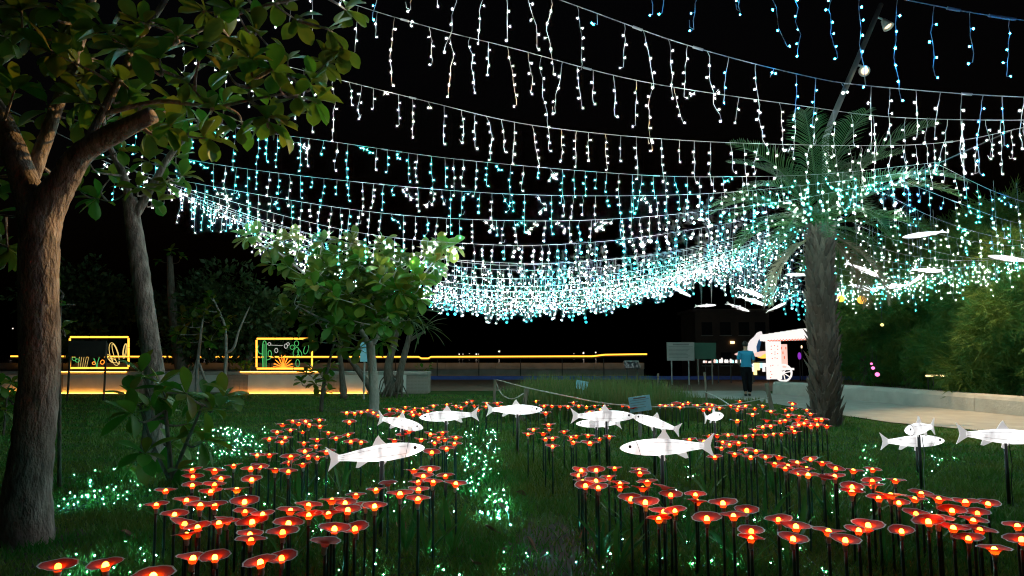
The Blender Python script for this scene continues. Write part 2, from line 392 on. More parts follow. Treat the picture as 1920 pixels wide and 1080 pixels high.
light_string(pxs([(560, -190), (800, -85), (1050, 0), (1280, 82), (1500, 140), (1640, 162), (1920, 182), (2150, 180)], 6.4), ['white', 'white', 'white', 'blue'], 1, LW, .22)
light_string(pxs([(380, -100), (640, 0), (820, 55), (960, 90), (1200, 152), (1500, 198), (1680, 220), (1920, 225), (2080, 215)], 7.8), ['white', 'white', 'warm'], 1, LW, .21)
light_string(pxs([(330, 70), (580, 135), (800, 190), (1000, 235), (1280, 263), (1600, 273), (1780, 266), (1925, 238)], 9.4), ['white', 'warm'], 1, LW, .21)
light_string(pxs([(200, 175), (420, 235), (640, 268), (870, 300), (1200, 328), (1400, 331), (1560, 325), (1770, 303)], 11.2), ['cyan', 'cyan', 'white'], 0, LC, .19)
light_string(pxs([(180, 255), (370, 302), (640, 338), (960, 364), (1280, 365), (1520, 346), (1712, 322)], 12.0), ['cyan', 'cyan', 'white'], 0, LC, .19)
light_string(pxs([(190, 300), (270, 325), (640, 390), (900, 412), (1160, 410), (1450, 380), (1675, 338)], 12.8), ['warm', 'white', 'cyan'], 0, LD, .19)
light_string(pxs([(250, 318), (310, 342), (640, 430), (900, 458), (1100, 455), (1300, 430), (1595, 376)], 14.2), ['warm', 'white', 'cyan'], 0, LD, .19)
light_string(pxs([(300, 340), (480, 408), (640, 452), (840, 488), (1000, 496), (1280, 468), (1550, 396)], 15.3), ['farwarm', 'farwhite', 'farcyan'], 0, LD, .21)
XL, XR = -7.6, 7.0
for k in range(14):
    Y = 16.2 + .86 * k; zl = 5.05 + random.uniform(-.1, .1); zr = 4.5; sag = 1.32 + .012 * k + random.uniform(-.08, .08)
    pts = []
    for i in range(10):
        t = i / 9; pts.append((XL + (XR - XL) * t, Y + random.uniform(-.1, .1), zl + (zr - zl) * t - 4 * sag * t * (1 - t)))
    light_string(pts, ['farwarm', 'farwhite', 'farcyan', 'farwhite', 'farcyan'], 0, LD, .175, .95)
for k in range(16):
    Y = 11.2 + .95 * k; zr2 = 4.9; sag = 1.15 + random.uniform(-.1, .1); X2 = 15.0
    pts = [(7 + (X2 - 7) * i / 8, Y + random.uniform(-.1, .1), 4.5 + (zr2 - 4.5) * i / 8 - 4 * sag * (i/8) * (1 - i/8)) for i in range(9)]
    light_string(pts, ['white', 'cyan', 'white', 'blue'] if k < 3 else ['farwhite', 'farcyan', 'farwhite'], 0, LR, .21)
for X, z, lab in ((7.0, 4.515, 'steel cable carrying the light strings beside the palm'), (-7.6, 5.07, 'steel cable carrying the light strings behind the thick trunk'), (15.0, 4.92, 'steel cable carrying the light strings among the feathery trees')):
    c = MB().tube([(0, 0, 0), (0, 8, -.02), (0, 20, 0)], .009, 5).obj('support_cable', M['blacksteel']); c.location = (X, 9.4, z); tag(c, lab, 'cable')

# ------------------------------------------------------------------ leaf shapes
def leaf_mesh(name, L, W, curl, fold, m, ob=.62):
    b = MB(); N = 8; vs = []; fs = []; ex = .7 + ob * 1.6
    for i in range(N + 1):
        t = (i / N) ** .85; wd = W * (math.sin(math.pi * t ** ex) ** .62 if 0 < i < N else .04)
        x = L * t; z = -curl * L * t * t
        vs += [(x, -wd, z + fold * wd), (x, 0, z), (x, wd, z + fold * wd)]
    for i in range(N):
        a = i * 3; fs += [(a, a+3, a+4, a+1), (a+1, a+4, a+5, a+2)]
    return b.add(vs, fs).mesh(name, m, True)
LEAFM = [leaf_mesh('broad_leaf', .25, .07, c, f, M['leaf']) for c, f in ((.15, .25), (.35, .35), (.05, .15), (.25, .5))]
BIGLEAF = [leaf_mesh('broad_leaf', .30, .07, c, f, M['leaf'], .5) for c, f in ((.2, .3), (.4, .35), (.1, .25))]
def aim(p, d, roll=0, s=1.0):
    d = Vector(d).normalized(); up = Vector((0, 0, 1))
    if abs(d.z) > .97: up = Vector((0, 1, 0))
    y = up.cross(d).normalized(); z = d.cross(y)
    m = Matrix((d, y, z)).transposed().to_4x4()
    return Matrix.Translation(p) @ m @ Matrix.Rotation(roll, 4, 'X') @ Matrix.Scale(s, 4)
def whorl(p, axis, n, s, out):
    axis = Vector(axis).normalized(); q = axis.to_track_quat('Z', 'Y')
    a0 = random.uniform(0, 6.28)
    for i in range(n):
        a = a0 + i * 2.4; el = random.uniform(-.15, .75) if i < n - 2 else random.uniform(.9, 1.3)
        d = q @ Vector((math.cos(a) * math.cos(el), math.sin(a) * math.cos(el), math.sin(el)))
        d.z -= .12
        out.append(aim(Vector(p) + axis * random.uniform(-.06, .02) * s, d, random.uniform(-.5, .5), s * random.uniform(.7, 1.15)))
def nearest(p, lines, zmax=None):
    best = None
    for ln in lines:
        for q in ln:
            d = (q - p).length + max(0, q.z - p.z) * 1.5
            if best is None or d < best[0]: best = (d, q)
    return best[1]
def broad_tree(name, base, label, limbs, clusters, bark, leaf_s, nleaf=9, limit=300, cat='tree', meshes=LEAFM, group=None, seed=1):
    random.seed(seed)
    base = Vector(base); e = empty(name, base, label, cat, group); lines = []
    for i, (pts, rr) in enumerate(limbs):
        ps = cr(pts, 6); rad = lerp_list(rr, len(ps)); lines.append(ps)
        MB().tube(rel(ps, base), rad, 14 if i == 0 else 9, jit=.05).obj('trunk' if i == 0 else 'branch', bark, e, True)
    tw = MB(); mats_ = []
    for c in clusters:
        c = Vector(c); q = nearest(c, lines); mid = (q + c) / 2 + Vector((random.uniform(-.1, .1), random.uniform(-.1, .1), random.uniform(-.12, .02)))
        ps = cr([q, mid, c], 4); tw.tube(rel(ps, base), lerp_list((.016, .006), len(ps)), 5, cap=False)
        lines.append(ps[3:])
        whorl(c - base, (c - mid), nleaf + random.randint(-2, 2), leaf_s, mats_)
    if clusters: tw.obj('twigs', bark, e)['kind'] = 'stuff'
    mats_.sort(key=lambda m: (m.translation + base).length)
    if mats_:
        rest = MB()
        for m in mats_[limit:]:
            me = random.choice(meshes); rest.add([m @ v.co for v in me.vertices], [tuple(p.vertices) for p in me.polygons])
        if rest.v: cr_ = rest.obj('crown', M['leafmass'], e, True)
        else: cr_ = bpy.data.objects.new('crown', None); col.objects.link(cr_); cr_.parent = e
        if rest.v: cr_['kind'] = 'stuff'
        for m in mats_[:limit]: link('leaf', random.choice(meshes), cr_, m)
    return e

# ------------------------------------------------------------------ the thick tree and its neighbour
D1 = 5.3
tp = [(45, 1040, 5.3), (50, 930, 5.3), (62, 830, 5.3), (74, 700, 5.3), (73, 560, 5.3), (75, 440, 5.3), (88, 385, 5.3)]
tr_pts = [P(*q) for q in tp]; tr_pts[0].z = -.05
cl = []
for (x, y, Y) in [(560,180,5.6),(500,225,5.5),(470,165,5.6),(590,190,5.8),(425,130,5.5),(540,110,5.8),(480,60,5.6),(560,40,5.9),(620,60,6),(640,95,6.1),(650,20,6.2),(400,205,5.4),(350,150,5.3),(330,60,5.4),(300,110,5.2),(260,40,5.2),(200,60,5.1),(150,40,5.3),(100,100,5.0),(60,60,5.2),(30,160,5.1),(225,150,5.4),(265,215,5.8),(150,170,5.6),(320,235,5.7),(90,210,5.6),(40,20,5),(120,10,5),(380,20,5.7),(440,15,5.3),(520,0,5.9),(510,130,5.2),(455,235,5.9),(530,230,5.6),(380,90,5.0),(585,150,5.9),(430,70,6.2),(240,90,4.8),(170,110,5.9),(20,250,5.8),(60,330,6),(15,70,5.9),(330,185,6.2),(610,120,6.1),(470,110,5.0),(390,260,6.0)]:
    cl.append(P(x, y, Y))
for k in range(46): cl.append(P(random.uniform(-260, 640), random.uniform(-330, -20) , random.uniform(4.6, 6.6)))
for k in range(26): cl.append(P(random.uniform(-220, 330), random.uniform(-20, 250) , random.uniform(5.2, 6.8)))
for k in range(8): cl.append(P(random.uniform(-100, 30), random.uniform(330, 480) , random.uniform(5.8, 6.8)))
limbs = [(tr_pts[:-1] + [P(90, 385, 5.3), P(120, 338, 5.28), P(152, 290, 5.25), P(205, 255, 5.2), P(287, 215, 5.15)], (.20, .165, .142, .138, .135, .14, .13, .105, .09, .078, .062)),
   ([P(76, 470, 5.32), P(66, 400, 5.34), P(40, 320, 5.3), P(5, 230, 5.35), P(-60, 120, 5.4), P(-110, -60, 5.5)], (.13, .125, .10, .085, .07, .03)),
   ([P(150, 290, 5.25), P(190, 215, 5.35), P(228, 140, 5.4), P(255, 80, 5.45), P(310, 0, 5.5), P(370, -120, 5.6)], (.035, .032, .028, .026, .024, .012)),
   ([P(228, 140, 5.4), P(320, 85, 5.5), P(400, 45, 5.6), P(480, 15, 5.7), P(600, -10, 5.9)], (.022, .02, .018, .014, .008)),
   ([P(190, 215, 5.35), P(300, 190, 5.5), P(400, 200, 5.6), P(480, 185, 5.6), P(570, 170, 5.7)], (.02, .018, .015, .012, .007)),
   ([P(60, 330, 5.4), P(110, 190, 5.6), P(150, 80, 5.7), P(190, -60, 5.8)], (.06, .05, .04, .02))]
broad_tree('broadleaf_tree', tr_pts[0], 'large broad-leaved tree with a thick pale trunk and sawn-off limb', limbs, cl, M['bark'], .92, 9, 300, seed=3)
# burl on the thick trunk
b2 = G(283, 872); Y2 = b2.y
t2 = [b2 - Vector((0, 0, .05)), P(292, 740, Y2), P(275, 600, Y2), P(262, 500, Y2), P(250, 420, Y2), P(243, 372, Y2)]
cl = [P(x, y, Y2 + random.uniform(-.8, .6)) for x, y in [(300,375),(180,372),(342,330),(330,290),(355,250),(210,330),(165,300),(280,300),(230,280),(310,340),(390,240),(350,200),(300,240),(200,230),(145,355),(420,190),(260,350),(240,200)]]
broad_tree('broadleaf_tree', b2, 'slender leaning broad-leaved tree rising from a leafy shrub', [(t2, (.15, .125, .115, .11, .10, .09)),
   ([P(248, 415, Y2), P(285, 350, Y2), P(320, 290, Y2), P(375, 230, Y2 - .2)], (.06, .05, .04, .015)),
   ([P(245, 390, Y2), P(232, 330, Y2), P(200, 260, Y2), P(190, 180, Y2)], (.06, .05, .035, .015))], cl, M['bark'], 1.1, 8, 160, seed=5)
# shrub around its foot
sb = G(320, 905); cl = [P(x, y, sb.y + random.uniform(-.7, .35)) for x, y in [(265,700),(250,735),(300,742),(345,735),(385,745),(425,742),(400,765),(245,775),(300,778),(350,795),(320,830),(270,850),(385,825),(262,900),(335,880),(300,720)]]
broad_tree('leafy_shrub', sb, 'glossy broad-leaved shrub around the foot of the slender tree', [([sb, P(318, 850, sb.y), P(310, 770, sb.y)], (.03, .025, .02)), ([sb, P(350, 830, sb.y), P(380, 760, sb.y)], (.02, .02, .012)), ([sb, P(285, 830, sb.y), P(262, 760, sb.y)], (.02, .02, .012))], cl, M['bark_dark'], .95, 8, 200, 'shrub', BIGLEAF, seed=7)
s3 = G(105, 760 + 60); 
broad_tree('broadleaf_sapling', P(118, 800, 7.5) * 1 - Vector((0, 0, P(118, 800, 7.5).z)), 'small sapling with rounded leaves beside the thick trunk', [([Vector((P(118,800,7.5).x, 7.5, 0)), P(112, 640, 7.5), P(115, 560, 7.5)], (.02, .015, .01))], [P(125, 570, 7.4), P(118, 615, 7.5), P(108, 540, 7.5)], M['bark_dark'], .8, 4, 60, seed=8)
s4 = Vector((P(10, 760, 12).x, 12, 0))
broad_tree('leafy_shrub', s4, 'small dark shrub behind the thick trunk', [([s4, P(12, 760, 12), P(14, 730, 12)], (.02, .015, .01))], [P(x, y, 12 + random.uniform(-.3, .3)) for x, y in [(0,720),(25,715),(12,740),(-15,735),(30,745),(5,770)]], M['bark_dark'], .9, 7, 60, 'shrub', seed=9)

# middle tree
mb_ = G(700, 782); Ym = mb_.y
clm = []
random.seed(21)
for x, y in [(480,440),(520,450),(560,470),(600,480),(640,470),(690,470),(730,480),(770,490),(800,470),(830,455),(850,460),(540,500),(590,520),(630,540),(680,520),(720,520),(760,530),(790,520),(815,500),(560,570),(600,580),(640,590),(680,570),(720,580),(760,570),(790,560),(545,590),(580,610),(620,620),(650,630),(700,610),(740,610),(770,600),(610,560),(660,550),(700,545),(745,550),(660,600),(690,640),(720,640),(590,640),(560,545),(460,445),(500,470),(620,500),(660,490),(710,500),(750,505),(780,540),(640,650),(735,590),(670,655),(575,590),(530,575),(605,600)]:
    clm.append(P(x, y, Ym + random.uniform(-1.0, 1.0)))
for k in range(95):
    a = random.uniform(0, 6.28); r = math.sqrt(random.random()); clm.append(P(676 + 118 * r * math.cos(a), 545 + 72 * r * math.sin(a), Ym + random.uniform(-1.4, 1.2)))
for k in range(24): clm.append(P(random.uniform(470, 840), random.uniform(445, 500), Ym + random.uniform(-.8, .8)))
limbs = [([mb_ - Vector((0,0,.05)), P(702, 740, Ym), P(698, 690, Ym), P(694, 640, Ym)], (.12, .105, .10, .095)),
   ([P(694, 650, Ym), P(670, 610, Ym), P(630, 560, Ym - .2), P(580, 520, Ym), P(500, 455, Ym + .2)], (.07, .055, .045, .03, .012)),
   ([P(696, 650, Ym), P(715, 610, Ym), P(725, 550, Ym + .3), P(745, 500, Ym + .3)], (.07, .05, .04, .015)),
   ([P(715, 610, Ym), P(760, 560, Ym - .3), P(820, 480, Ym - .3)], (.045, .03, .012)),
   ([P(670, 610, Ym), P(610, 600, Ym - .4), P(560, 575, Ym - .5)], (.04, .03, .012))]
broad_tree('broadleaf_tree', mb_, 'round crowned broad-leaved tree behind the lamp flowers', limbs, clm, M['bark_pale'], 1.4, 9, 300, seed=22)

# small trees by the planter wall
def sapling(px, py, label, stems, cls, bark, s, seed, n=7, limit=80):
    b0 = G(px, py); Y = b0.y
    broad_tree('sapling', b0, label, [([P(x, y, Y) if i else (b0 if j == 0 else P(x, y, Y)) for i, (x, y) in enumerate(st)], rr) for j, (st, rr) in enumerate(stems)],
       [P(x, y, Y + random.uniform(-.4, .4)) for x, y in cls], bark, s, n, limit, seed=seed)
sapling(421, 742, 'slim pale forked sapling in front of the tiled pier', [([(421,742),(422,700),(424,660),(421,610),(400,560)], (.07,.065,.055,.04,.02)), ([(424,662),(438,652),(448,620),(462,588),(468,575)], (.05,.045,.035,.025,.012)), ([(455,605),(470,604)], (.012,.006))], [(400,560),(385,580),(410,590),(420,620),(392,555)], M['bark_pale'], 1.1, 31)
sapling(368, 742, 'staked sapling with a three-legged prop and dark leaves', [([(368,742),(370,690),(375,640),(380,600)], (.06,.055,.045,.03)), ([(350,738),(372,668)], (.045,.04)), ([(391,732),(374,682)], (.045,.04))], [(345,610),(360,600),(380,590),(400,600),(330,625),(350,640),(375,625),(395,640),(410,615),(340,590),(425,600),(390,570),(365,575)], M['bark_pale'], 1.3, 32, 9, 120)
sapling(342, 735, 'dark thick tree trunk standing by the planter wall', [([(342,735),(338,690),(330,640),(322,560),(318,480)], (.22,.19,.17,.15,.1))], [(320,470),(300,490),(340,480)], M['bark_dark'], 1.2, 33)
sapling(602, 772, 'small leafy sapling at the edge of the lamp flowers', [([(602,772),(605,735),(612,700),(622,660),(630,630)], (.05,.045,.04,.03,.015))], [(575,700),(590,720),(600,700),(615,715),(620,690),(565,715),(585,690),(610,735)], M['bark_dark'], 1.0, 34, 7)
sapling(645, 748, 'knobbly dark trunk before the planter wall', [([(645,748),(641,700),(637,660),(640,620)], (.12,.08,.08,.06))], [(640,615),(655,625),(625,625)], M['bark_dark'], 1.0, 35)
# pandanus with prop roots
pb = G(735, 745); Yp = pb.y
pd = empty('screw_pine', pb, 'screw pine with splayed prop roots and spiky strap leaves', 'tree')
for i, (st, rr) in enumerate([([(735,742),(728,690),(740,640),(745,600)], (.22,.14,.10,.08)), ([(745,735),(752,690),(765,640),(772,610)], (.14,.11,.09,.07)), ([(705,745),(690,720),(668,690),(650,668)], (.16,.11,.09,.05)), ([(765,640),(785,628),(798,622)], (.06,.05,.03)), ([(650,668),(610,620),(560,550)], (.05,.05,.04)), ([(738,645),(712,600),(690,562)], (.07,.06,.04))]):
    ps = cr([P(x, y, Yp) for x, y in st], 5)
    MB().tube(rel(ps, pb), lerp_list(rr, len(ps)), 9, jit=.06).obj('trunk', M['bark_dark'], pd, True)
random.seed(40)
for k in range(18):
    a = random.uniform(0, 6.28); top = P(random.choice([728, 748, 752, 735]), random.uniform(690, 715), Yp); ft = pb + Vector((math.cos(a) * random.uniform(.3, .6), math.sin(a) * .4, 0))
    MB().tube(rel([top, (top + ft) / 2 + Vector((math.cos(a) * .08, 0, .1)), ft], pb), (.022, .02, .02), 5).obj('prop_root', M['bark_dark'], pd)
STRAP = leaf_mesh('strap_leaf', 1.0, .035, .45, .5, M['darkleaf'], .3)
for cx, cy in ((745, 600), (772, 605), (798, 615), (760, 580), (690, 560), (780, 590), (560, 545)):
    c = P(cx, cy, Yp) - pb
    for k in range(22):
        a = random.uniform(0, 6.28); el = random.uniform(-.5, 1.2); link('leaf', STRAP, pd, aim(c, (math.cos(a)*math.cos(el), math.sin(a)*math.cos(el), math.sin(el)), 0, random.uniform(.5, .95)))

# dark mass trees behind, by the quay
def lobes_crown(n, lobes, size, m, kind='diamond', seed=0, down=0):
    r = np.random.default_rng(seed); lobes = np.array(lobes, float); wts = lobes[:, 3] ** 2; wts /= wts.sum()
    li = r.choice(len(lobes), n, p=wts); d = r.normal(size=(n, 3)); d /= np.linalg.norm(d, axis=1)[:, None]
    rad = lobes[li, 3] * (r.uniform(.35, 1.0, n) ** .5) * (1 + .25 * np.sin(d[:, 0] * 7 + li) * np.cos(d[:, 2] * 6 + li * 2))
    p = lobes[li, :3] + d * rad[:, None] * np.array([1, 1, .85])
    ax = d + r.normal(size=(n, 3)) * .6; ax[:, 2] += down; ax /= np.linalg.norm(ax, axis=1)[:, None]
    sd = np.cross(ax, r.normal(size=(n, 3))); sd /= np.linalg.norm(sd, axis=1)[:, None] + 1e-9
    s = size * r.uniform(.6, 1.3, n)[:, None]
    if kind == 'diamond':
        V = np.stack([p, p + ax * s * .5 + sd * s * .28, p + ax * s, p + ax * s * .5 - sd * s * .28], 1).reshape(-1, 3)
        Fc = np.arange(n * 4).reshape(-1, 4)
    else:                                              # feathery spray: five thin needles from one stalk
        vs = []
        for k in range(6):
            a2 = ax + r.normal(size=(n, 3)) * .35; a2 /= np.linalg.norm(a2, axis=1)[:, None]
            o = p + ax * s * (.12 * k); sd2 = np.cross(a2, r.normal(size=(n, 3))); sd2 /= np.linalg.norm(sd2, axis=1)[:, None] + 1e-9
            vs.append(np.stack([o - sd2 * .013, o + sd2 * .013, o + a2 * s * .8], 1))
        V = np.concatenate(vs, 0).reshape(-1, 3); Fc = np.arange(len(V)).reshape(-1, 3)
    me = bpy.data.meshes.new('crown'); me.from_pydata(V.tolist(), [], Fc.tolist()); me.materials.append(m); me.update(); return me
random.seed(50)
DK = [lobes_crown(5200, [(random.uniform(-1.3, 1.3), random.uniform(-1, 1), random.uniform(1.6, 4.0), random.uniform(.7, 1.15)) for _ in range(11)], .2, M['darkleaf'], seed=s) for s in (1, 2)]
TRK = MB().tube(cr([(0, 0, -.05), (.06, .02, .9), (-.05, 0, 1.9), (.1, .05, 3)], 4), lerp_list((.2, .08), 13), 9, jit=.05).mesh('trunk', M['bark_dark'], True)
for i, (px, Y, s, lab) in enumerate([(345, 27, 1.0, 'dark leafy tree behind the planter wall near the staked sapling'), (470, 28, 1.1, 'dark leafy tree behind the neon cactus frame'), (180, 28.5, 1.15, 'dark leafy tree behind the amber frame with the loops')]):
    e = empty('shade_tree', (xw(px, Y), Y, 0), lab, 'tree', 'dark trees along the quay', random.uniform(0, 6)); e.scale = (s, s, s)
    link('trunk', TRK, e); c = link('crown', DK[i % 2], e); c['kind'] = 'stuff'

# feathery trees beyond the retaining wall
random.seed(60)
FE = [lobes_crown(9000, [(random.gauss(0, .95), random.gauss(0, .8), random.uniform(1.05, 5.2), random.uniform(.55, 1.0)) for _ in range(22)], .30, M['feather'], 'f', seed=10 + s, down=-.15) for s in range(3)]
ft = [(1885, 17.2, 1.0, .8, 'yellow-green feathery tree overhanging the wall end lit by lamplight'), (1800, 20.6, .6, .8, 'feathery tree bulging over the middle of the low wall'), (1690, 25.5, .4, .9, 'dark feathery tree behind the pink and yellow lights'), (1590, 26.5, 1.0, .85, 'dark feathery tree just behind the palm trunk'), (1920, 21, .8, 1.15, 'tall feathery tree behind the lamplit one'), (1760, 28, 1, 1.2, 'tall dark feathery tree deep among the others'), (1640, 31, 1, 1.15, 'tall dark feathery tree beside the lantern cart'), (2010, 15.8, 2.4, .95, 'feathery tree half hidden beyond the lamplit one')]
FT = MB().tube(cr([(0, 0, -.05), (.08, .03, 1.2), (-.05, 0, 2.6), (.1, .05, 4.6)], 4), lerp_list((.2, .05), 13), 9, jit=.05).mesh('trunk', M['bark_dark'], True)
for i, (px, Y, dx, s, lab) in enumerate(ft):
    e = empty('feathery_tree', (xw(px, Y) + dx * .5, Y, 0), lab, 'tree', 'feathery trees beyond the low wall', random.uniform(0, 6.28)); e.scale = (s * 1.05, s * 1.05, s)
    link('trunk', FT, e); c = link('crown', FE[i % 3], e); c['kind'] = 'stuff'

# ------------------------------------------------------------------ palm
random.seed(70)
pbase = G(1548, 798); Yq = pbase.y
pal = empty('date_palm', pbase, 'date palm with a thick scaly trunk beside the path', 'palm')
ps = cr([pbase - Vector((0, 0, .05)), P(1546, 700, Yq), P(1541, 600, Yq), P(1538, 500, Yq), P(1540, 432, Yq)], 6)
rad = lerp_list((.25, .245, .235, .22, .2), len(ps))
MB().tube(rel(ps, pbase), rad, 18, jit=.03).obj('trunk', M['palmbark'], pal, True)
SC_ = MB().add([(-.055, 0, -.06), (.055, 0, -.06), (.062, .045, .08), (-.062, .045, .08), (.014, .115, .27), (-.022, .10, .25), (-.045, -.02, .08), (.045, -.02, .08)],
   [(0, 1, 2, 3), (3, 2, 4, 5), (1, 0, 6, 7), (7, 6, 5, 4), (0, 3, 6), (3, 5, 6), (1, 7, 2), (2, 7, 4)]).mesh('leaf_base', M['palmbark'])
top = (ps[-1] - pbase).z
nr = 25
for k in range(nr):
    f = (k + .3) / nr; i = min(len(ps) - 1, int(f * (len(ps) - 1))); c = ps[i].lerp(ps[min(i+1, len(ps)-1)], f * (len(ps)-1) - i) - pbase; r0 = rad[i]
    for j in range(12):
        a = 2 * math.pi * (j + .5 * (k % 2) + random.uniform(-.15, .15)) / 12
        m = Matrix.Translation(c + Vector((math.cos(a), math.sin(a), 0)) * (r0 - .012)) @ Matrix.Rotation(a - math.pi / 2, 4, 'Z') @ Matrix.Rotation(random.uniform(-.15, .2), 4, 'X') @ Matrix.Rotation(random.uniform(-.12, .12), 4, 'Y') @ Matrix.Diagonal((r0 / .25, 1, random.uniform(.75, 1.25), 1))
        link('leaf_base', SC_, pal, m)
def frond_mesh(L, arc, m, seed):
    r_ = random.Random(seed); b = MB(); N = 14; pts = []
    for i in range(N + 1):
        t = i / N; a = arc[0] + (arc[1] - arc[0]) * t ** 1.3
        pts.append((pts[-1] + Vector((math.cos(a), 0, math.sin(a))) * L / N) if pts else Vector((0, 0, 0)))
    b.tube(pts, lerp_list((.028, .004), N + 1), 5, 0)
    for i in range(46):
        t = .16 + .84 * i / 45; k = min(N - 1, int(t * N)); p = pts[k].lerp(pts[k+1], t * N - k); tg = (pts[k+1] - pts[k]).normalized()
        ll = L * .21 * (math.sin(math.pi * min(1, t * .9 + .08)) ** .6) + .05
        nm = Vector((-tg.z, 0, tg.x))
        for s in (-1, 1):
            d = (tg * .75 + Vector((0, s, 0)) * .85 + nm * (.35 + r_.uniform(-.15, .15))).normalized()
            e1 = p + d * ll * .55; e2 = e1 + (d + Vector((0, 0, -.45))).normalized() * ll * .45; wv = tg * .013
            b.add([p - wv, p + wv, e1 + wv, e1 - wv, e2], [(0, 1, 2, 3), (3, 2, 4)], 0)
    return b.mesh('frond', m)
FR = [frond_mesh(2.5, a, M['frond'], i) for i, a in enumerate([(1.15, .2), (.75, -.5), (.35, -1.0), (-.05, -1.35)])]
FD = frond_mesh(1.8, (-.5, -1.5), M['deadfrond'], 9)
ctr = ps[-1] - pbase + Vector((0, 0, .02))
for k in range(32):
    a = k * 2.399; tier = 0 if k < 9 else 1 if k < 19 else 2 if k < 29 else 3
    link('frond', FR[tier], pal, Matrix.Translation(ctr + Vector((math.cos(a), math.sin(a), 0)) * .12 + Vector((0, 0, .22 - .07 * tier))) @ Matrix.Rotation(a, 4, 'Z') @ Matrix.Rotation(random.uniform(-.15, .15), 4, 'X') @ Matrix.Scale(random.uniform(.8, 1.08) * (.6 if tier == 3 else .8 if tier == 2 else 1), 4))
for a in (2.7, 3.3, 5.9, .4):
    link('dry_frond', FD, pal, Matrix.Translation(ctr + Vector((math.cos(a) * .14, math.sin(a) * .14, -.1))) @ Matrix.Rotation(a, 4, 'Z'))

# ------------------------------------------------------------------ floodlight pole behind the palm
YF = 16.5
fb = Vector((P(1548, 700, YF).x, YF, 0)); fp = empty('floodlight_pole', fb, 'tall grey pole with two lit floodlights behind the palm', 'lamp post')
k1 = P(1548, 260, YF); k2 = P(1652, 8, YF)
MB().tube(rel([fb, k1], fb), .075, 10).obj('pole', M['steel'], fp, True)
MB().tube(rel([k1, P(1560, 225, YF), k2], fb), (.075, .07, .06), 10).obj('slanted_arm', M['steel'], fp, True)
def flood(px, py, ax_px, target, power, size, colr=(1, .66, .34)):
    p = P(px, py, YF - .1) - fb; a = P(*ax_px, YF) - fb; tgt = Vector(target) - fb; d = (tgt - p).normalized()
    q = d.to_track_quat('Z', 'Y').to_matrix().to_4x4()
    hd = MB().lathe([(.001, -.2), (.06, -.19), (.09, -.1), (.125, .02), (.135, .06), (.12, .06), (.1, .03)], 14).obj('floodlight', M['lampgrey'], fp, True); hd.matrix_local = Matrix.Translation(p) @ q
    ln = MB().lathe([(.001, .022), (.085, .022)], 14).obj('lens', M['lampwarm'], hd)
    MB().tube([a, (a + p) / 2 + Vector((0, 0, .06)), p - d * .19], .025, 6).obj('bracket', M['lampgrey'], fp)
    li = bpy.data.lights.new('flood_beam', 'SPOT'); li.energy = power; li.color = colr; li.spot_size = size; li.spot_blend = .6; li.shadow_soft_size = .1
    lo = bpy.data.objects.new('flood_beam', li); col.objects.link(lo); lo.parent = fp
    lo.matrix_local = Matrix.Translation(p + d * .12) @ (-d).to_track_quat('Z', 'Y').to_matrix().to_4x4()
flood(1664, 48, (1645, 32), (12.5, 12.5, 0), 3400, R(75))
flood(1622, 133, (1606, 122), (-1.6, 5.6, 3.8), 9500, R(16), (1, .58, .17))

# ------------------------------------------------------------------ flower lamps
random.seed(80)
def reg(ox, oy, lst): return [(ox + x / 2, oy + y / 2) for x, y in lst]
FL = reg(0, 540, [(218,1035),(395,1030),(575,1070),(622,755),(586,808),(720,678),(806,680),(724,703),(722,735),(828,710),(805,732),(700,790),(655,843),(752,808),(805,808),(876,662),(790,758),(888,750),(917,795),(940,672),(965,623),(1010,623),(975,665),(1033,677),(1082,683),(944,713),(695,878),(740,890),(820,875),(855,865),(700,918),(920,833),(985,842),(945,870),(938,917),(942,938),(1083,875),(1060,908),(1090,828),(1158,808),(1158,845),(1232,840),(1255,895),(1220,945),(725,1005),(805,1002),(975,1020),(1055,1005),(1245,790),(1010,563),(1057,575),(1040,537),(1090,530),(1070,558),(1135,537),(1140,578),(1143,608),(1090,628),(1085,650),(1135,658),(1190,632),(1155,628),(1190,565),(1225,610),(1232,540),(1260,560),(1185,590),(1120,505),(1160,510),(1200,515),(1060,510)])
FL += reg(640, 540, [(272,680),(332,675),(308,700),(175,728),(288,722),(345,722),(390,700),(430,728),(290,750),(130,752),(220,765),(55,772),(90,805),(125,812),(15,800),(25,825),(288,785),(50,895),
 (335,545),(380,540),(255,535),(230,548),(200,568),(350,578),(388,565),(430,558),(425,580),(395,598),(340,612),(25,548),(75,575),(35,572),(300,565),(365,560),
 (20,465),(50,467),(75,463),(120,465),(180,452),(210,455),(240,445),(275,450),(305,450),(345,440),(395,435),(430,440),(470,428),(490,420),(545,430),(585,430),
 (777,510),(720,528),(700,545),(780,527),(835,537),(757,543),(792,560),(765,563),(792,590),(862,558),(880,553),(925,550),(968,563),(1005,555),(870,575),(932,577),
 (900,680),(955,678),(890,698),(1025,672),(1003,705),(955,718),(905,720),(915,735),(963,743),(1045,728),(1045,745),(1117,678),(1120,690),(1147,722),(1130,745),(1213,742),(1235,770),(1087,785),(1140,797),(1210,832),(1250,830),(1190,860),
 (760,440),(790,440),(820,440),(850,443),(890,440),(950,440),(985,440),(1055,438),(1080,442),(1130,440),(1150,445),(1195,437),(1215,440),(1240,437),(1255,430),(1270,445)])
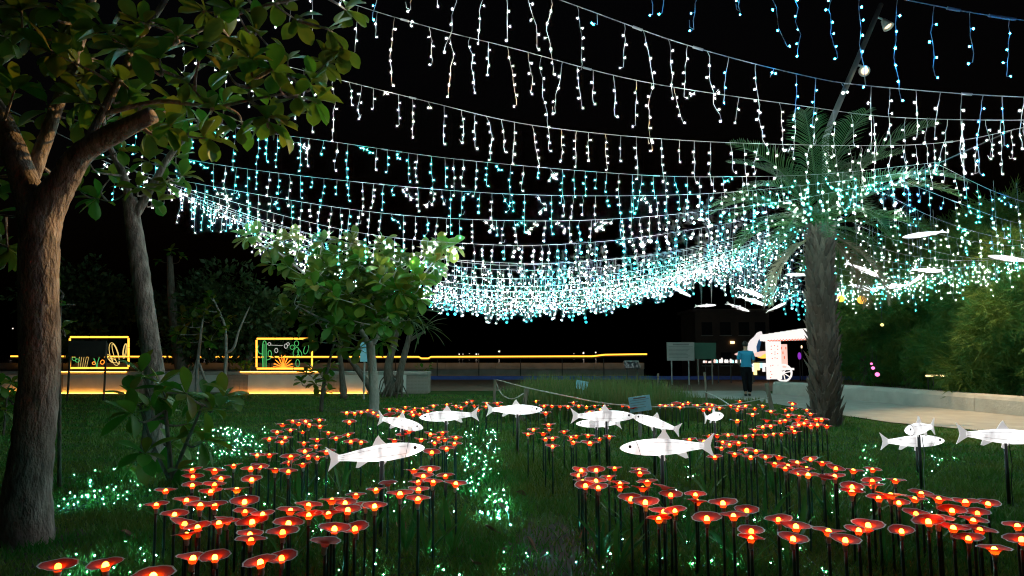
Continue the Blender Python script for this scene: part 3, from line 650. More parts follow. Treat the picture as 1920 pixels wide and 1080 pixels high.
FL += reg(1280, 540, [(48,770),(55,795),(150,800),(240,828),(190,848),(90,857),(358,862),(425,887),(257,905),(257,932),(415,933),(547,905),(610,938),(660,902),(695,882),(820,905),(640,680),(575,672),(712,677),(710,718),(712,735),(797,717),(530,705),(570,700),(635,740),(635,758),(735,782),(780,770),(810,800),(870,785),(895,765),(960,785),(1060,795),(1145,803),(875,840),(920,868),(955,860),(1010,828),(1105,838),(1090,865),(1015,892),(1115,900),(1070,932),(1168,972),(1255,885),(1270,935),
 (523,652),(478,638),(430,650),(395,662),(345,655),(385,672),(435,688),(470,695),(465,672),(362,630),(310,630),(255,630),(235,605),(275,608),(195,620),(145,597),(175,585),(210,578),(120,630),(80,572),(25,565),(150,575),(100,552),(130,550),(170,548),(200,553),(235,553),(265,550),(310,550),(340,545),(370,545),(400,540),(420,535),(300,518),(330,515),(365,498),(315,493),(270,530),
 (20,428),(55,438),(110,437),(180,440),(210,443),(235,440),(270,450),(300,440),(350,470),(385,455),(410,450),(330,460),(465,455),(480,470),(430,490),(395,475),(500,490),(520,490),(505,510),(540,515),(480,515),(455,505),(435,510),(410,520)])
_n = 0
for k in range(400):                                    # fill the packed back rows
    if _n >= 46: break
    x = random.uniform(545, 1540)
    y = random.gauss(np.interp(x, [545, 700, 900, 1100, 1300, 1450, 1540], [792, 774, 762, 762, 760, 772, 792]), 4 if x < 1380 else 9)
    if all(abs(x - a) + 2 * abs(y - b) > 13 for a, b in FL): FL.append((x, y)); _n += 1
def flower_mesh(seed, rr):
    r_ = random.Random(seed); b = MB(); n = 22; ph = r_.uniform(0, 6); el = r_.uniform(-.08, .08); pr = []
    prof = [(.016, -.033, 0), (.024, -.018, 0), (.042, -.0085, 0), (.064, -.0035, 0), (.0755, -.001, 1), (.0835, .0, 1)]
    vs = []; 
    for j, (r0, z, mi) in enumerate(prof):
        for k in range(n):
            a = 2*math.pi*k/n; q = r0 * (1 + el * math.cos(2*a + ph) + (.022 * ((k % 2) * 2 - 1) if j > 3 else 0)); zz = z + (.003 * math.sin(2*a + ph) + .002 * math.sin(5*a + ph)) * (j / 5) ** 2
            vs.append((q * math.cos(a), q * math.sin(a), zz))
    for j in range(len(prof) - 1):
        b.add([], []); mi = 1 if j >= 4 else 2 if j < 2 else 0
        o = j * n
        for k in range(n): pr.append(((o+k, o+(k+1) % n, o+n+(k+1) % n, o+n+k), mi))
    b.v = vs; b.f = [p for p, _ in pr]; b.m = [m for _, m in pr]
    return b.mesh('petal_disc', [M['petal'], M['petalrim'], M['funnel']], True)
PET = [flower_mesh(i, 1) for i in range(8)]
BULB = MB().lathe([(.011, -.032), (.013, -.024), (.0145, -.014), (.0128, -.004), (.007, .002), (.001, .004)], 10)
BU1 = BULB.mesh('bulb', M['bulb'], True); BU2 = BULB.mesh('bulb', M['bulb2'], True); BU3 = BULB.mesh('bulb', M['bulb3'], True)
SOC = MB().lathe([(.001, -.074), (.010, -.072), (.013, -.061), (.0135, -.046), (.017, -.034), (.001, -.0335)], 10).mesh('socket', M['socket'], True)
STM = MB().tube([(0, 0, 0), (.002, 0, .4), (0, 0, .85), (0, 0, 1)], .0085, 7).mesh('stem', M['stem'], True)
CONE = MB().lathe([(.0145, -.0335), (.030, -.022), (.044, -.0135)], 12).mesh('glow_collar', M['bulb'], True)
def zone_label(px, py):
    if py < 775 and px < 1500: return 'red disc flower lamp in the back row running below the rope'
    if py > 1040 and px < 330: return 'lone red disc flower lamp on the grass near the thick trunk'
    if px < 880 and py < 850: return 'red disc flower lamp behind the tilted fish lantern'
    if px < 880: return 'red disc flower lamp in the bed between the leafy shrub and the fairy lights'
    if px < 1150 and py < 850: return 'red disc flower lamp in the small cluster behind the dark-snouted fish'
    if py < 830: return 'red disc flower lamp in the curving band ending at the palm foot'
    if px < 1480 and py > 870: return 'red disc flower lamp in the bed in front of the dark-snouted fish'
    return 'red disc flower lamp in the band along the open lawn by the striped fish'
for i, (px, py) in enumerate(FL):
    z = random.gauss(.505, .022); 
    far = py < 800
    if far: z = random.gauss(.50, .012)
    p = G(px, py, z); unlit = abs(px - 610) < 1 and abs(py - 1012.5) < 2 or random.random() < .03
    yel = (px, py) in ((444, 915), (705, 916)) or random.random() < .05
    lab = 'unlit greyish red disc flower lamp on a thin dark stem' if unlit else 'disc flower lamp with a bright yellow bulb on a thin dark stem' if yel else zone_label(px, py)
    e = empty('flower_lamp', (p.x, p.y, 0), lab, 'flower lamp', 'unlit flower lamps' if unlit else 'flower lamps with bright yellow bulbs' if yel else 'red flower lamps in the garden bed', 0)
    tilt = Matrix.Rotation(random.gauss(.03, .075), 4, 'X') @ Matrix.Rotation(random.gauss(0, .09), 4, 'Y')
    s = random.uniform(.82, 1.04) * (1.18 if far else 1); H = Matrix.Translation((0, 0, z)) @ tilt @ Matrix.Scale(s, 4)
    link('stem', STM, e, Matrix.Diagonal((1, 1, z - .060, 1)))
    link('socket', SOC, e, H)
    pt = link('petal_disc', random.choice(PET), e, H @ Matrix.Rotation(random.uniform(0, 6.28), 4, 'Z'))
    if not unlit: link('bulb', BU2 if yel else BU3 if random.random() < .25 else BU1, e, H)

# ------------------------------------------------------------------ fish lanterns
def fish_parts(L=.74):
    prof = [(0, .004), (.015, .022), (.05, .042), (.10, .060), (.17, .077), (.25, .088), (.36, .096), (.48, .094), (.60, .080), (.72, .060), (.82, .043), (.90, .034)]
    b = MB(); n = 14; vs = []; fs = []
    for t, h in prof:
        for k in range(n):
            a = 2*math.pi*k/n; vs.append(((.45 - t) * L, .58 * h * L * math.sin(a), .93 * h * L * math.cos(a)))
    for i in range(len(prof) - 1):
        for k in range(n):
            a = i*n + k; c = i*n + (k+1) % n; fs.append((a, c, c+n, a+n))
    fs.append(tuple(range(n))); fs.append(tuple(range(len(prof)*n - 1, (len(prof)-1)*n - 1, -1)))
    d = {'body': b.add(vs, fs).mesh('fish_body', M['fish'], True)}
    def fin(pts, th=.006):
        q = MB(); n = len(pts); P_ = [((.45 - x) * L, th, z * L) for x, z in pts] + [((.45 - x) * L, -th, z * L) for x, z in pts]
        q.add(P_, [tuple(range(n)), tuple(range(2*n-1, n-1, -1))] + [(i, n+i, n+(i+1) % n, (i+1) % n) for i in range(n)])
        return q.mesh('fin', M['fin'])
    d['dorsal_fin'] = fin([(.40, .088), (.45, .145), (.47, .185), (.50, .155), (.545, .08)])
    d['tail_fin'] = fin([(.885, .033), (.95, .075), (1.02, .13), (.985, .045), (.975, 0), (.985, -.045), (1.015, -.125), (.95, -.075), (.885, -.033)])
    d['belly_fin'] = fin([(.40, -.088), (.46, -.15), (.49, -.135), (.48, -.09)])
    d['anal_fin'] = fin([(.60, -.075), (.70, -.125), (.73, -.12), (.71, -.06)])
    sm = MB()
    for a in (math.pi*.32, math.pi*.46, math.pi*.62):
        for s in (-1, 1):
            sm.tube([((.45 - t) * L, s * .555 * h * L * math.sin(a), 1.01 * h * L * math.cos(a)) for t, h in prof[4:]], .0013, 3, cap=False)
    d['seam'] = sm.mesh('seam', M['ribwire'])
    g = MB(); g.tube([((.45 - .19 + .02 * math.cos(a) * 1.2) * L, .555 * .081 * L * math.sin(a), .082 * L * math.cos(a)) for a in np.linspace(0, 2*math.pi, 25)], .0022, 4, cap=False)
    d['gill_line'] = g.mesh('gill_line', M['ribwire'])
    d['eye'] = MB().ball((0, 0, 0), .013, 8, 5, 0, (1, .4, 1)).mesh('eye', M['black'], True)
    return d, prof
FP, FPROF = fish_parts()
POLE = MB().tube([(0, 0, 0), (0, 0, 1)], .016, 8).mesh('pole', M['blacksteel'], True)
def fish(p, yaw, s, label, group, pole=True, pitch=0, roll=0, wire=0, cat='fish lantern'):
    base = Vector((p.x, p.y, 0 if pole else p.z)); e = empty('fish_lantern', base, label, cat, group)
    m = Matrix.Translation(p - base) @ Matrix.Rotation(yaw, 4, 'Z') @ Matrix.Rotation(pitch, 4, 'Y') @ Matrix.Rotation(roll, 4, 'X') @ Matrix.Scale(s, 4)
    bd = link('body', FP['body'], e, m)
    for k in ('dorsal_fin', 'tail_fin', 'belly_fin', 'anal_fin', 'seam', 'gill_line'): link(k, FP[k], e, m)
    for sd in (-1, 1): link('eye', FP['eye'], e, m @ Matrix.Translation(((.45 - .10) * .74, sd * .027, .012)))
    if pole:
        link('pole', POLE, e, Matrix.Diagonal((1, 1, p.z - .055 * s, 1)))
        MB().tube([(.02, -.02, p.z - .06), (.03, -.03, p.z * .6), (.018, -.018, p.z * .3), (.02, -.02, 0)], .004, 4).obj('power_cable', M['wirewhite'] if random.random() < .5 else M['blacksteel'], e)
    else:
        for t in (-.18, .18):
            o = Matrix.Translation(p - base) @ Matrix.Rotation(yaw, 4, 'Z') @ Matrix.Rotation(pitch, 4, 'Y') @ Vector((t * s, 0, .06 * s))
            MB().tube([o, o + Vector((0, 0, wire))], .002, 3).obj('hanging_wire', M['steel'], e)
    return e
def on(px, py, z=.63): return G(px, py, z)
fish(on(716, 849), R(8), 1.0, 'white fish lantern tilted nose-up in front of the round crowned tree', 'fish lanterns on poles', pitch=R(-6))
fish(on(1241, 838), R(184), 1.06, 'greyish white fish lantern with a dark snout between the flower beds', 'fish lanterns on poles', pitch=R(1))
fish(on(970, 768), R(0), 1.03, 'white fish lantern standing before the rope post', 'fish lanterns on poles')
fish(on(755, 794), R(-35), .92, 'small white fish lantern diving behind the tilted one', 'fish lanterns on poles', pitch=R(6))
fish(on(836, 780), R(184), .98, 'slim white fish lantern at the back of the bed facing the trees', 'fish lanterns on poles', pitch=R(3))
fish(on(1137, 780), R(-3), 1.06, 'long white fish lantern touching another fish with its snout', 'fish lanterns on poles')
fish(on(1118, 794, .50), R(185), .8, 'half hidden white fish lantern below the long one', 'fish lanterns on poles')
fish(on(1226, 792), R(200), .86, 'white fish lantern nosing into the long one with its tail low', 'fish lanterns on poles', pitch=R(-16))
fish(on(1340, 781), R(-84), .8, 'small white fish lantern swimming toward the viewer near the rope', 'fish lanterns on poles', pitch=R(-8))
fish(on(1722, 804), R(-142), .95, 'small striped fish lantern facing the viewer on the lawn', 'fish lanterns on poles')
fish(P(1718, 827, 8.0), R(5), 1.03, 'low grey-headed fish lantern behind the striped one', 'fish lanterns on poles')
fish(on(1884, 818), R(-3), 1.05, 'large white fish lantern on the lawn beside the path', 'fish lanterns on poles', pitch=R(3))
HL = 'glowing white fish lantern hanging among the icicle lights'
for px, py, Y, yw, pt, s in [(1728, 440, 12.5, 178, 8, 1.05), (1893, 485, 12.2, 175, -8, 1.1), (1496, 515, 16, 180, 0, .85), (1621, 507, 14, -20, 28, .95), (1622, 540, 15.5, 0, 15, .85), (1673, 537, 14.5, 2, -4, .9), (1717, 525, 14.5, 20, -28, .8), (1741, 507, 14.5, -8, 4, .85), (1411, 549, 15.5, -10, 24, .9), (1414, 565, 16, -10, 20, .9), (1386, 577, 16, 0, 20, .75), (1325, 573, 17, 0, -3, .7), (1458, 575, 16, 15, -22, .75), (1278, 547, 17, 0, 28, .75)]:
    fish(P(px, py, Y), R(yw), s, HL, 'fish lanterns hung under the lights', False, R(pt), R(62), 4.4 - P(px, py, Y).z if P(px, py, Y).z < 4.2 else .5)

# ------------------------------------------------------------------ strings of ground lights
random.seed(90)
def ground_string(zone, n, label):
    pts = []; 
    for _ in range(n):
        x = random.uniform(zone[0], zone[2]); y = random.uniform(zone[1], zone[3])
        if len(zone) > 4: x += zone[4] * (y - zone[1]) / (zone[3] - zone[1])
        pts.append(G(x, y, random.uniform(.02, .075)))
    pts.sort(key=lambda p: p.y); 
    rows = []; w_ = max(.35, (pts[-1].y - pts[0].y) / 7)
    seq = sorted(pts, key=lambda p: (int((p.y - pts[0].y) / w_), p.x * (1 if int((p.y - pts[0].y) / w_) % 2 else -1)))
    o = Vector((seq[0].x, seq[0].y, 0)); e = empty('ground_light_string', o, label, 'light string', 'ground light strings')
    MB().tube(rel([Vector((p.x, p.y, .012)) for p in seq], o), .003, 4).obj('cable', M['stem'], e)
    b = MB()
    for p in seq: b.octa(p - o, random.uniform(.0032, .006), 0); b.tube([(p.x - o.x, p.y - o.y, .01), (p.x - o.x, p.y - o.y, p.z)], .002, 3, 1)
    b.obj('bulbs', [LED['ground'], M['stem']], e)['kind'] = 'stuff'
ground_string((858, 800, 930, 985, 28), 105, 'teal fairy lights strewn along the gap between the flower beds')
ground_string((370, 800, 500, 852), 80, 'teal fairy lights on the lawn behind the leafy shrub')
ground_string((90, 875, 290, 950), 50, 'teal fairy lights on the grass beside the thick trunk')
ground_string((90, 1012, 340, 1078), 14, 'few teal fairy lights under the lone lamp flowers')
ground_string((630, 1030, 1050, 1079), 14, 'few teal fairy lights where the bare soil begins')
ground_string((330, 850, 640, 1000), 55, 'teal fairy lights under the flower bed by the shrub')
ground_string((640, 800, 860, 960), 55, 'teal fairy lights under the tilted fish lantern')
ground_string((1560, 835, 1800, 960), 34, 'sparse teal fairy lights on the lawn by the striped fish')
ground_string((1080, 860, 1560, 1075), 44, 'sparse teal fairy lights under the bed near the dark-snouted fish')

# ------------------------------------------------------------------ grass and weeds
def on_path(x, y):
    xe = np.interp(y, [5.5, 8.5, 11.9, 14.2, 16.2, 19.2, 21.3, 23.2, 26], [10.2, 9.6, 8.9, 7.65, 7.4, 7.3, 6.6, 4.4, 2.0])
    xr = np.interp(y, [8, 13.2, 15.3, 20.2, 24.3], [13.8, 12.4, 11.8, 10.9, 9.4])
    return (x > xe - .03) & (x < xr + .1)
N = 190000
u = rng.uniform(0, 1, N); Y = 2.4 * (23.8 / 2.4) ** u; X = rng.uniform(-.8, .8, N) * (Y + .6)
keep = ~on_path(X, Y) & ~((Y > 23.5) & (X < 3)); 
bare = np.exp(-((X - .12 - .04 * Y) / .28) ** 2) * (Y < 6.2)
keep &= rng.uniform(0, 1, N) > bare * .8
X, Y = X[keep], Y[keep]; n = len(X)
tall = ((np.sin(X * 2.1 + 1) + np.sin(Y * 1.7) + np.sin(X * 5 + Y * 3)) * .16 + .75)
bed = np.exp(-((Y - 7.5) / 3.2) ** 2) * (np.abs(X - .4) < 5)
clump = np.clip(np.sin(X * 3.7 + np.sin(Y * 2.3) * 2) * np.sin(Y * 4.1 + np.sin(X * 2.9) * 2) - .45, 0, 1)
h = (.03 + .05 * rng.uniform(0, 1, n) + .16 * clump * rng.uniform(0, 1, n) + .12 * bed * rng.uniform(0, 1, n) ** 2) * tall
a = rng.uniform(0, 6.28, n); wd = .0028 + .0007 * Y; lean = rng.normal(0, .45, (n, 2)) * h[:, None]
V = np.zeros((n, 3, 3)); V[:, 0, 0] = X - np.cos(a) * wd; V[:, 0, 1] = Y - np.sin(a) * wd; V[:, 1, 0] = X + np.cos(a) * wd; V[:, 1, 1] = Y + np.sin(a) * wd
V[:, 2, 0] = X + lean[:, 0]; V[:, 2, 1] = Y + lean[:, 1]; V[:, 2, 2] = h
me = bpy.data.meshes.new('grass'); me.from_pydata(V.reshape(-1, 3).tolist(), [], np.arange(n * 3).reshape(-1, 3).tolist()); me.materials.append(M['grass']); me.update()
tag(link('grass', me), 'short green grass covering the garden ground', 'grass', kind='stuff')
def patch(cx, cy, rx, ry, name, seed):
    r_ = random.Random(seed); sheet(name, [(cx + rx * math.cos(a) * r_.uniform(.7, 1.2), cy + ry * math.sin(a) * r_.uniform(.75, 1.15)) for a in np.linspace(0, 2 * math.pi, 22)[:-1]], .004, M['soil'])
patch(.35, 4.6, .42, 1.5, 'bare_soil', 1); patch(tr_pts[0].x + .2, tr_pts[0].y - .2, .75, .7, 'bare_soil', 2)
# tall weed bed
N = 9000; wx = rng.uniform(940, 1430, N); 
Yw = rng.uniform(14.5, 20, N); X = (wx - 960) / F * Yw; ok = ~on_path(X, Yw); X, Yw = X[ok], Yw[ok]; n = len(X)
h = rng.uniform(.3, 1.0, n) * np.interp(X, [-.4, .6, 3.6, 4.8], [.5, 1, .9, .22]); a = rng.uniform(0, 6.28, n); wd = .011
V = np.zeros((n, 5, 3)); cx, sx = np.cos(a) * wd, np.sin(a) * wd; ln = rng.normal(0, .12, (n, 2)) * h[:, None]
V[:, 0] = np.stack([X - cx, Yw - sx, X * 0], 1); V[:, 1] = np.stack([X + cx, Yw + sx, X * 0], 1)
V[:, 2] = np.stack([X + cx * .8 + ln[:, 0] * .4, Yw + sx * .8 + ln[:, 1] * .4, h * .6], 1); V[:, 3] = np.stack([X - cx * .8 + ln[:, 0] * .4, Yw - sx * .8 + ln[:, 1] * .4, h * .6], 1)
V[:, 4] = np.stack([X + ln[:, 0], Yw + ln[:, 1], h], 1)
base = np.arange(n) * 5; fs = [(int(b), int(b+1), int(b+2), int(b+3)) for b in base] + [(int(b+3), int(b+2), int(b+4)) for b in base]
me = bpy.data.meshes.new('weeds'); me.from_pydata(V.reshape(-1, 3).tolist(), [], fs); me.materials.append(M['weed']); me.update()
tag(link('tall_weeds', me), 'tall weeds growing behind the roped flower bed', 'weeds', kind='stuff')
# strap-leaf plants in the beds
random.seed(95)
SL = [leaf_mesh('strap_leaf', 1.0, .045, c, .35, M['strap'], .35) for c in (.05, .25, .5)]
for px, py in [(310,990),(600,1000),(560,960),(505,930),(700,1010),(760,1040),(800,1050),(620,1060),(535,1070),(480,1000),(420,1030),(740,985),(640,930),(690,900),(600,900),(560,890),(820,990),(850,1040),(1150,980),(1180,1000),(1290,1030),(1370,1060),(1400,1075),(1130,1050),(1160,1075),(1260,990),(1440,1000),(1500,1030),(1480,1075),(1560,980),(1600,1020),(1640,960),(1700,1010),(1330,940),(1400,900),(1450,930),(1250,930),(1500,890),(1430,870),(860,830),(880,815),(830,845),(900,835),(1040,850),(1100,870),(1010,835),(780,870),(750,890),(1300,880),(1350,860),(1230,880),(640,870),(560,860),(700,850),(1180,860),(1000,800),(1050,800),(900,800),(950,795),(1100,805),(1150,810),(1280,800),(1400,800),(1440,815),(1500,810),(1750,1040),(1820,1060),(1660,1070)]:
    p = G(px, py); e = empty('strap_leaf_plant', p, 'green strap-leaved plant among the flower lamp stems', 'plant', 'strap-leaved plants in the flower beds')
    for k in range(random.randint(4, 7)):
        a = random.uniform(0, 6.28); el = random.uniform(.95, 1.45)
        link('leaf', random.choice(SL), e, aim((0, 0, -.005), (math.cos(a)*math.cos(el), math.sin(a)*math.cos(el), math.sin(el)), random.uniform(-.6, .6), random.uniform(.22, .44)))
# dead leaves on the soil
DL = leaf_mesh('dead_leaf', .14, .04, -.3, .6, M['deadleaf'])
for px, py in [(988,930),(940,1000),(1010,1040),(900,1060),(960,960),(200,890),(260,1010),(1085,1010),(680,960),(560,1030),(1240,1060),(760,1000)]:
    o = link('dead_leaf', DL, None, aim(G(px, py, .03), (random.uniform(-1, 1), random.uniform(-1, 1), .15), random.uniform(-.4, .4))); tag(o, 'curled brown dead leaf lying on the ground', 'leaf', 'fallen dead leaves')

# ------------------------------------------------------------------ roped posts and little boards
random.seed(99)
def post(px, py, top, r, label, lean=0):
    b0 = G(px, py); t0 = P(top[0], top[1], b0.y)
    o = MB().tube(rel(cr([b0 - Vector((0, 0, .02)), (b0 + t0) / 2, t0], 2), b0), (r, r, r * .97, r * .95, r * .9), 8, jit=.04).obj('wooden_post', M['wood']); o.location = b0
    return tag(o, label, 'post', 'posts of the rope fence'), b0, t0
_, _, A1 = post(926, 778, (928, 712), .035, 'slim wooden post at the corner of the weed bed')
_, _, A2 = post(978, 790, (988, 728), .055, 'stout wooden post behind a white fish lantern')
_, _, A3 = post(1326, 765, (1321, 698), .03, 'slim wooden post between the weeds and the man')
_, _, A4 = post(1448, 770, (1437, 718), .055, 'leaning stout post at the corner by the path')
_, _, A5 = post(1234, 755, (1234, 700), .03, 'slim post half hidden in the tall weeds')
def rope(pts, lab):
    ps = cr(pts, 7); o = MB().tube(rel(ps, ps[0]), .012, 6).obj('rope', M['rope']); o.location = ps[0]; tag(o, lab, 'rope')
rope([A1, P(940, 738, A1.y), P(960, 748, A2.y), P(985, 736, A2.y)], 'short slack rope between the first two posts')
rope([A1 + Vector((.05, 0, 0)), P(985, 726, 13.5), P(1060, 742, 12.5), P(1150, 758, 12), P(1260, 763, 12), P(1360, 760, 13), P(1440, 746, A4.y)], 'long rope sagging along the back of the flower bed')
rope([A3 - Vector((0, 0, .5)), P(1345, 745, 14.5), P(1372, 762, 13.2)], 'rope end running down from the slim post')
def board(px, py, wpx, hpx, Y, m, name, label, cat, legs, rz=0, th=.02, ink=0, tilt=0, legm='steel', kind=None):
    c = P(px, py, Y); w2 = wpx / F * Y / 2; h2 = hpx / F * Y / 2; e = empty(name, (c.x, c.y, 0), label, cat)
    bd = MB().box((-w2, -th, -h2), (w2, th, h2)).obj('board', M[m], e); bd.matrix_local = Matrix.Translation((0, 0, c.z)) @ Matrix.Rotation(tilt, 4, 'Y') @ Matrix.Rotation(rz, 4, 'Z')
    fr = MB()
    if ink:
        tb = MB(); tb.box((-w2 * .55, -.002, h2 * .68), (w2 * .6, 0, h2 * .86))
        for k in range(ink):
            y0 = h2 * (.5 - 1.3 * k / ink); tb.box((-w2 * .88, -.002, y0), (w2 * random.uniform(.4, .88), 0, y0 + h2 * .045))
        t = tb.obj('print', M['ink'], bd); t.location = (0, -th - .002, 0)
    for lx in legs:
        MB().tube([(w2 * lx, th + .03, 0), (w2 * lx, th + .03, c.z + h2 * .7)], .03, 8).obj('leg', M[legm], e)
    return e
board(1200, 757, 40, 28, 11.7, 'signblue', 'plant_label', 'tilted pale blue board at the back of the flower bed', 'sign', (0,), 0, .01, 4, R(-8))
board(1091, 722, 22, 16, 16.5, 'signblue', 'plant_label', 'small faded blue board deep in the tall weeds', 'sign', (0,), 0, .01, 0, R(10))
board(1276, 659, 51, 34, 31, 'signface', 'notice_board', 'pale grey notice board with printed lines on two posts', 'sign', (-.65, .6), 0, .03, 9)
board(1322, 658, 40, 30, 31.5, 'signgreen', 'notice_board', 'dark green notice board on two pale posts', 'sign', (-.65, .65), 0, .03, 0, 0, 'bark_pale')
board(164, 654, 70, 30, 20.5, 'signdark', 'notice_board', 'dark notice board standing before the planter wall', 'sign', (-.98, .95), 0, .03, 0, 0, 'blacksteel')
board(683, 660, 15, 36, 21.5, 'signblue', 'street_sign', 'narrow upright pale sign on a post behind the tree', 'sign', (0,), R(20), .02, 0, 0)
cp = P(1185, 690, 26); e = empty('lectern_sign', (cp.x, 26, 0), 'slanted lectern sign frame with a white edge by the promenade', 'sign')
MB().obox(P(1184, 684, 26) - e.location, (.27, 0, 0), (0, .2, .12), (0, -.012, .02)).obj('panel', M['darkglass'], e)
MB().tube(rel([P(1171, 677, 25.9), P(1197, 677, 25.9), P(1201, 690, 25.9)], e.location), .014, 5).obj('edge_trim', M['wirewhite'], e)
for dx in (-.2, .2): MB().tube([(dx, 0, 0), (dx, 0, 1.0)], .03, 6).obj('leg', M['blacksteel'], e)

# ------------------------------------------------------------------ neon frames on the planter wall
def neon(x0, x1, y0, y1, label, kind):
    Y = YW + .35; o = Vector((P((x0+x1)/2, y1, Y).x, Y, .76)); e = empty('neon_frame', o, label, 'neon sign')
    T = lambda x, y, dy=0: P(x, y, Y) - o + Vector((0, dy, 0))
    for a, b_ in (((x0, y0), (x1, y0)), ((x1, y0 + 2), (x1, y1 - 2)), ((x1, y1), (x0, y1)), ((x0, y1 - 2), (x0, y0 + 2))):
        nseg = 3
        for k in range(nseg):
            p, q = T(*a), T(*b_); MB().tube([p.lerp(q, k / nseg + .008), p.lerp(q, (k + 1) / nseg - .008)], .032, 8).obj('tube_light', M['amber'], e, True)
    bk = MB()
    for a, b_ in (((x0, y0), (x1, y0)), ((x1, y0), (x1, y1)), ((x1, y1), (x0, y1)), ((x0, y1), (x0, y0))): bk.tube([T(*a, .06), T(*b_, .06)], .025, 4)
    bk.obj('back_frame', M['blacksteel'], e)
    for x in (x0 + 1, x1 - 1): p = T(x, y1, .06); MB().tube([p, (p.x, p.y, 0)], .025, 6).obj('foot', M['blacksteel'], e)
    def line(pts, m, r=.012, name='neon_line'): MB().tube(cr([T(*q) for q in pts], 5), r, 5).obj(name, M[m], e)
    def loop(cx, cy, rx, ry, m, ang=0, r=.011):
        line([(cx + rx*math.cos(a)*math.cos(ang) - ry*math.sin(a)*math.sin(ang), cy + rx*math.cos(a)*math.sin(ang) + ry*math.sin(a)*math.cos(ang)) for a in np.linspace(0, 2*math.pi, 11)], m, r)
    if kind == 0:
        line([(493, 690), (492, 660), (493, 644), (496, 639), (499, 644), (499, 660), (499, 690)], 'gtube', .016)
        for dx in (494.5, 496.5): line([(dx, 688), (dx, 645)], 'gtube', .007)
        line([(492, 664), (486, 662), (483, 655), (484, 648)], 'gtube', .014); line([(500, 675), (507, 672), (509, 662), (506, 657), (503, 660), (503, 668)], 'gtube', .014)
        for k in range(17):
            a = math.pi * (k + .5) / 17; line([(531, 689), (531 + 19 * math.cos(a), 689 - 24 * math.sin(a) * (.75 + .25 * (k % 2)))], 'otube', .010, 'spike')
        loop(555, 660, 5, 9, 'gtube', .3); loop(556, 644, 4, 5, 'gtube'); loop(548, 651, 4, 4, 'gtube', .5); loop(562, 662, 3, 7, 'gtube', -.4); loop(558, 681, 3.5, 7, 'gtube')
        loop(574, 655, 4, 9, 'gtube', .3); line([(508, 647), (530, 648)], 'wtube', .008); loop(536, 649, 3, 4, 'wtube'); loop(518, 657, 3, 4, 'wtube'); loop(505, 645, 3, 2.5, 'wtube'); loop(540, 645, 2.5, 2.5, 'wtube')
    else:
        loop(214, 664, 8, 22, 'ytube', -.25); loop(217, 664, 4, 20, 'ytube', -.3); loop(234, 658, 3.5, 14, 'ytube', .15); loop(234, 656, 2, 11, 'ytube', .15); loop(206, 672, 3, 9, 'ytube', -.6); loop(212, 676, 7, 3, 'ytube', .5)
        loop(139, 673, 4, 3, 'gtube', .4); loop(145, 676, 4, 3, 'gtube'); line([(176, 672), (180, 682), (181, 690)], 'gtube', .014); line([(186, 670), (183, 680), (182, 690)], 'gtube', .012); loop(176, 681, 3, 2.5, 'otube', 0, .012); loop(192, 679, 3.5, 4, 'otube', .4, .012)
        for k in range(5): line([(146 + 4 * k, 690), (149 + 4.4 * k, 668)], 'ytube', .006)
neon(481, 585, 635, 691, 'amber neon frame with green cacti and an orange agave', 0)
neon(131, 241, 632, 690, 'amber neon frame with pale looped plants half behind a board', 1)
# planter shrub lit amber and the potted grass
random.seed(101)
def small_bush(px, py, Y, s, n, m, label):
    c = P(px, py, Y); e = empty('planter_bush', (c.x, Y, .76), label, 'bush', 'plants in the planter wall')
    for k in range(n):
        a = random.uniform(0, 6.28); el = random.uniform(.1, 1.4); link('leaf', random.choice(LEAFM), e, aim((math.cos(a) * s * .5, math.sin(a) * s * .3, random.uniform(0, s * .5)), (math.cos(a)*math.cos(el), math.sin(a)*math.cos(el), math.sin(el)), random.uniform(-.5, .5), random.uniform(.5, .9)))
small_bush(452, 690, YW + .3, .6, 46, 'leaf', 'low bush in the planter glowing yellow in the tube light')
small_bush(265, 690, YW + .3, .5, 40, 'leaf', 'tufted plant in the planter beside the looped neon frame')
small_bush(795, 697, YW + .4, .4, 16, 'leaf', 'sparse plant at the end of the planter wall')

# ------------------------------------------------------------------ man walking away
def skin_mesh(name, verts, edges, radii, m, parent, root=0, sub=2):
    me = bpy.data.meshes.new(name); me.from_pydata(verts, edges, []); me.materials.append(m); o = link(name, me, parent)
    md = o.modifiers.new('skin', 'SKIN'); md.use_smooth_shade = True
    for i, r in enumerate(radii):
        sv = me.skin_vertices[0].data[i]; sv.radius = r if hasattr(r, '__len__') else (r, r); sv.use_root = (i == root)
    s = o.modifiers.new('sub', 'SUBSURF'); s.levels = sub; s.render_levels = sub
    return o
mp = G(1401, 744); man = empty('person', mp, 'person in a teal short-sleeved shirt and black trousers walking away along the path', 'person'); man.location.z = .02; man.rotation_euler = (0, 0, R(-6))
man.scale = (1.02, 1.02, 1.02)
V_ = [(0,0,.93),(0,0,1.08),(0,.01,1.25),(0,.02,1.40),(0,.02,1.47),(0,.045,1.56),(0,.05,1.64),
      (.17,.01,1.38),(.235,0,1.13),(.20,.18,1.03),(.17,.24,1.04),(-.17,.01,1.38),(-.235,0,1.13),(-.20,.18,1.03),(-.17,.24,1.04),
      (.09,0,.88),(.095,.03,.50),(.08,-.01,.10),(.085,.10,.04),(-.09,0,.88),(-.07,-.02,.50),(-.06,-.10,.12),(-.06,.0,.05)]
E_ = [(0,1),(1,2),(2,3),(3,4),(4,5),(5,6),(3,7),(7,8),(8,9),(9,10),(3,11),(11,12),(12,13),(13,14),(0,15),(15,16),(16,17),(17,18),(0,19),(19,20),(20,21),(21,22)]
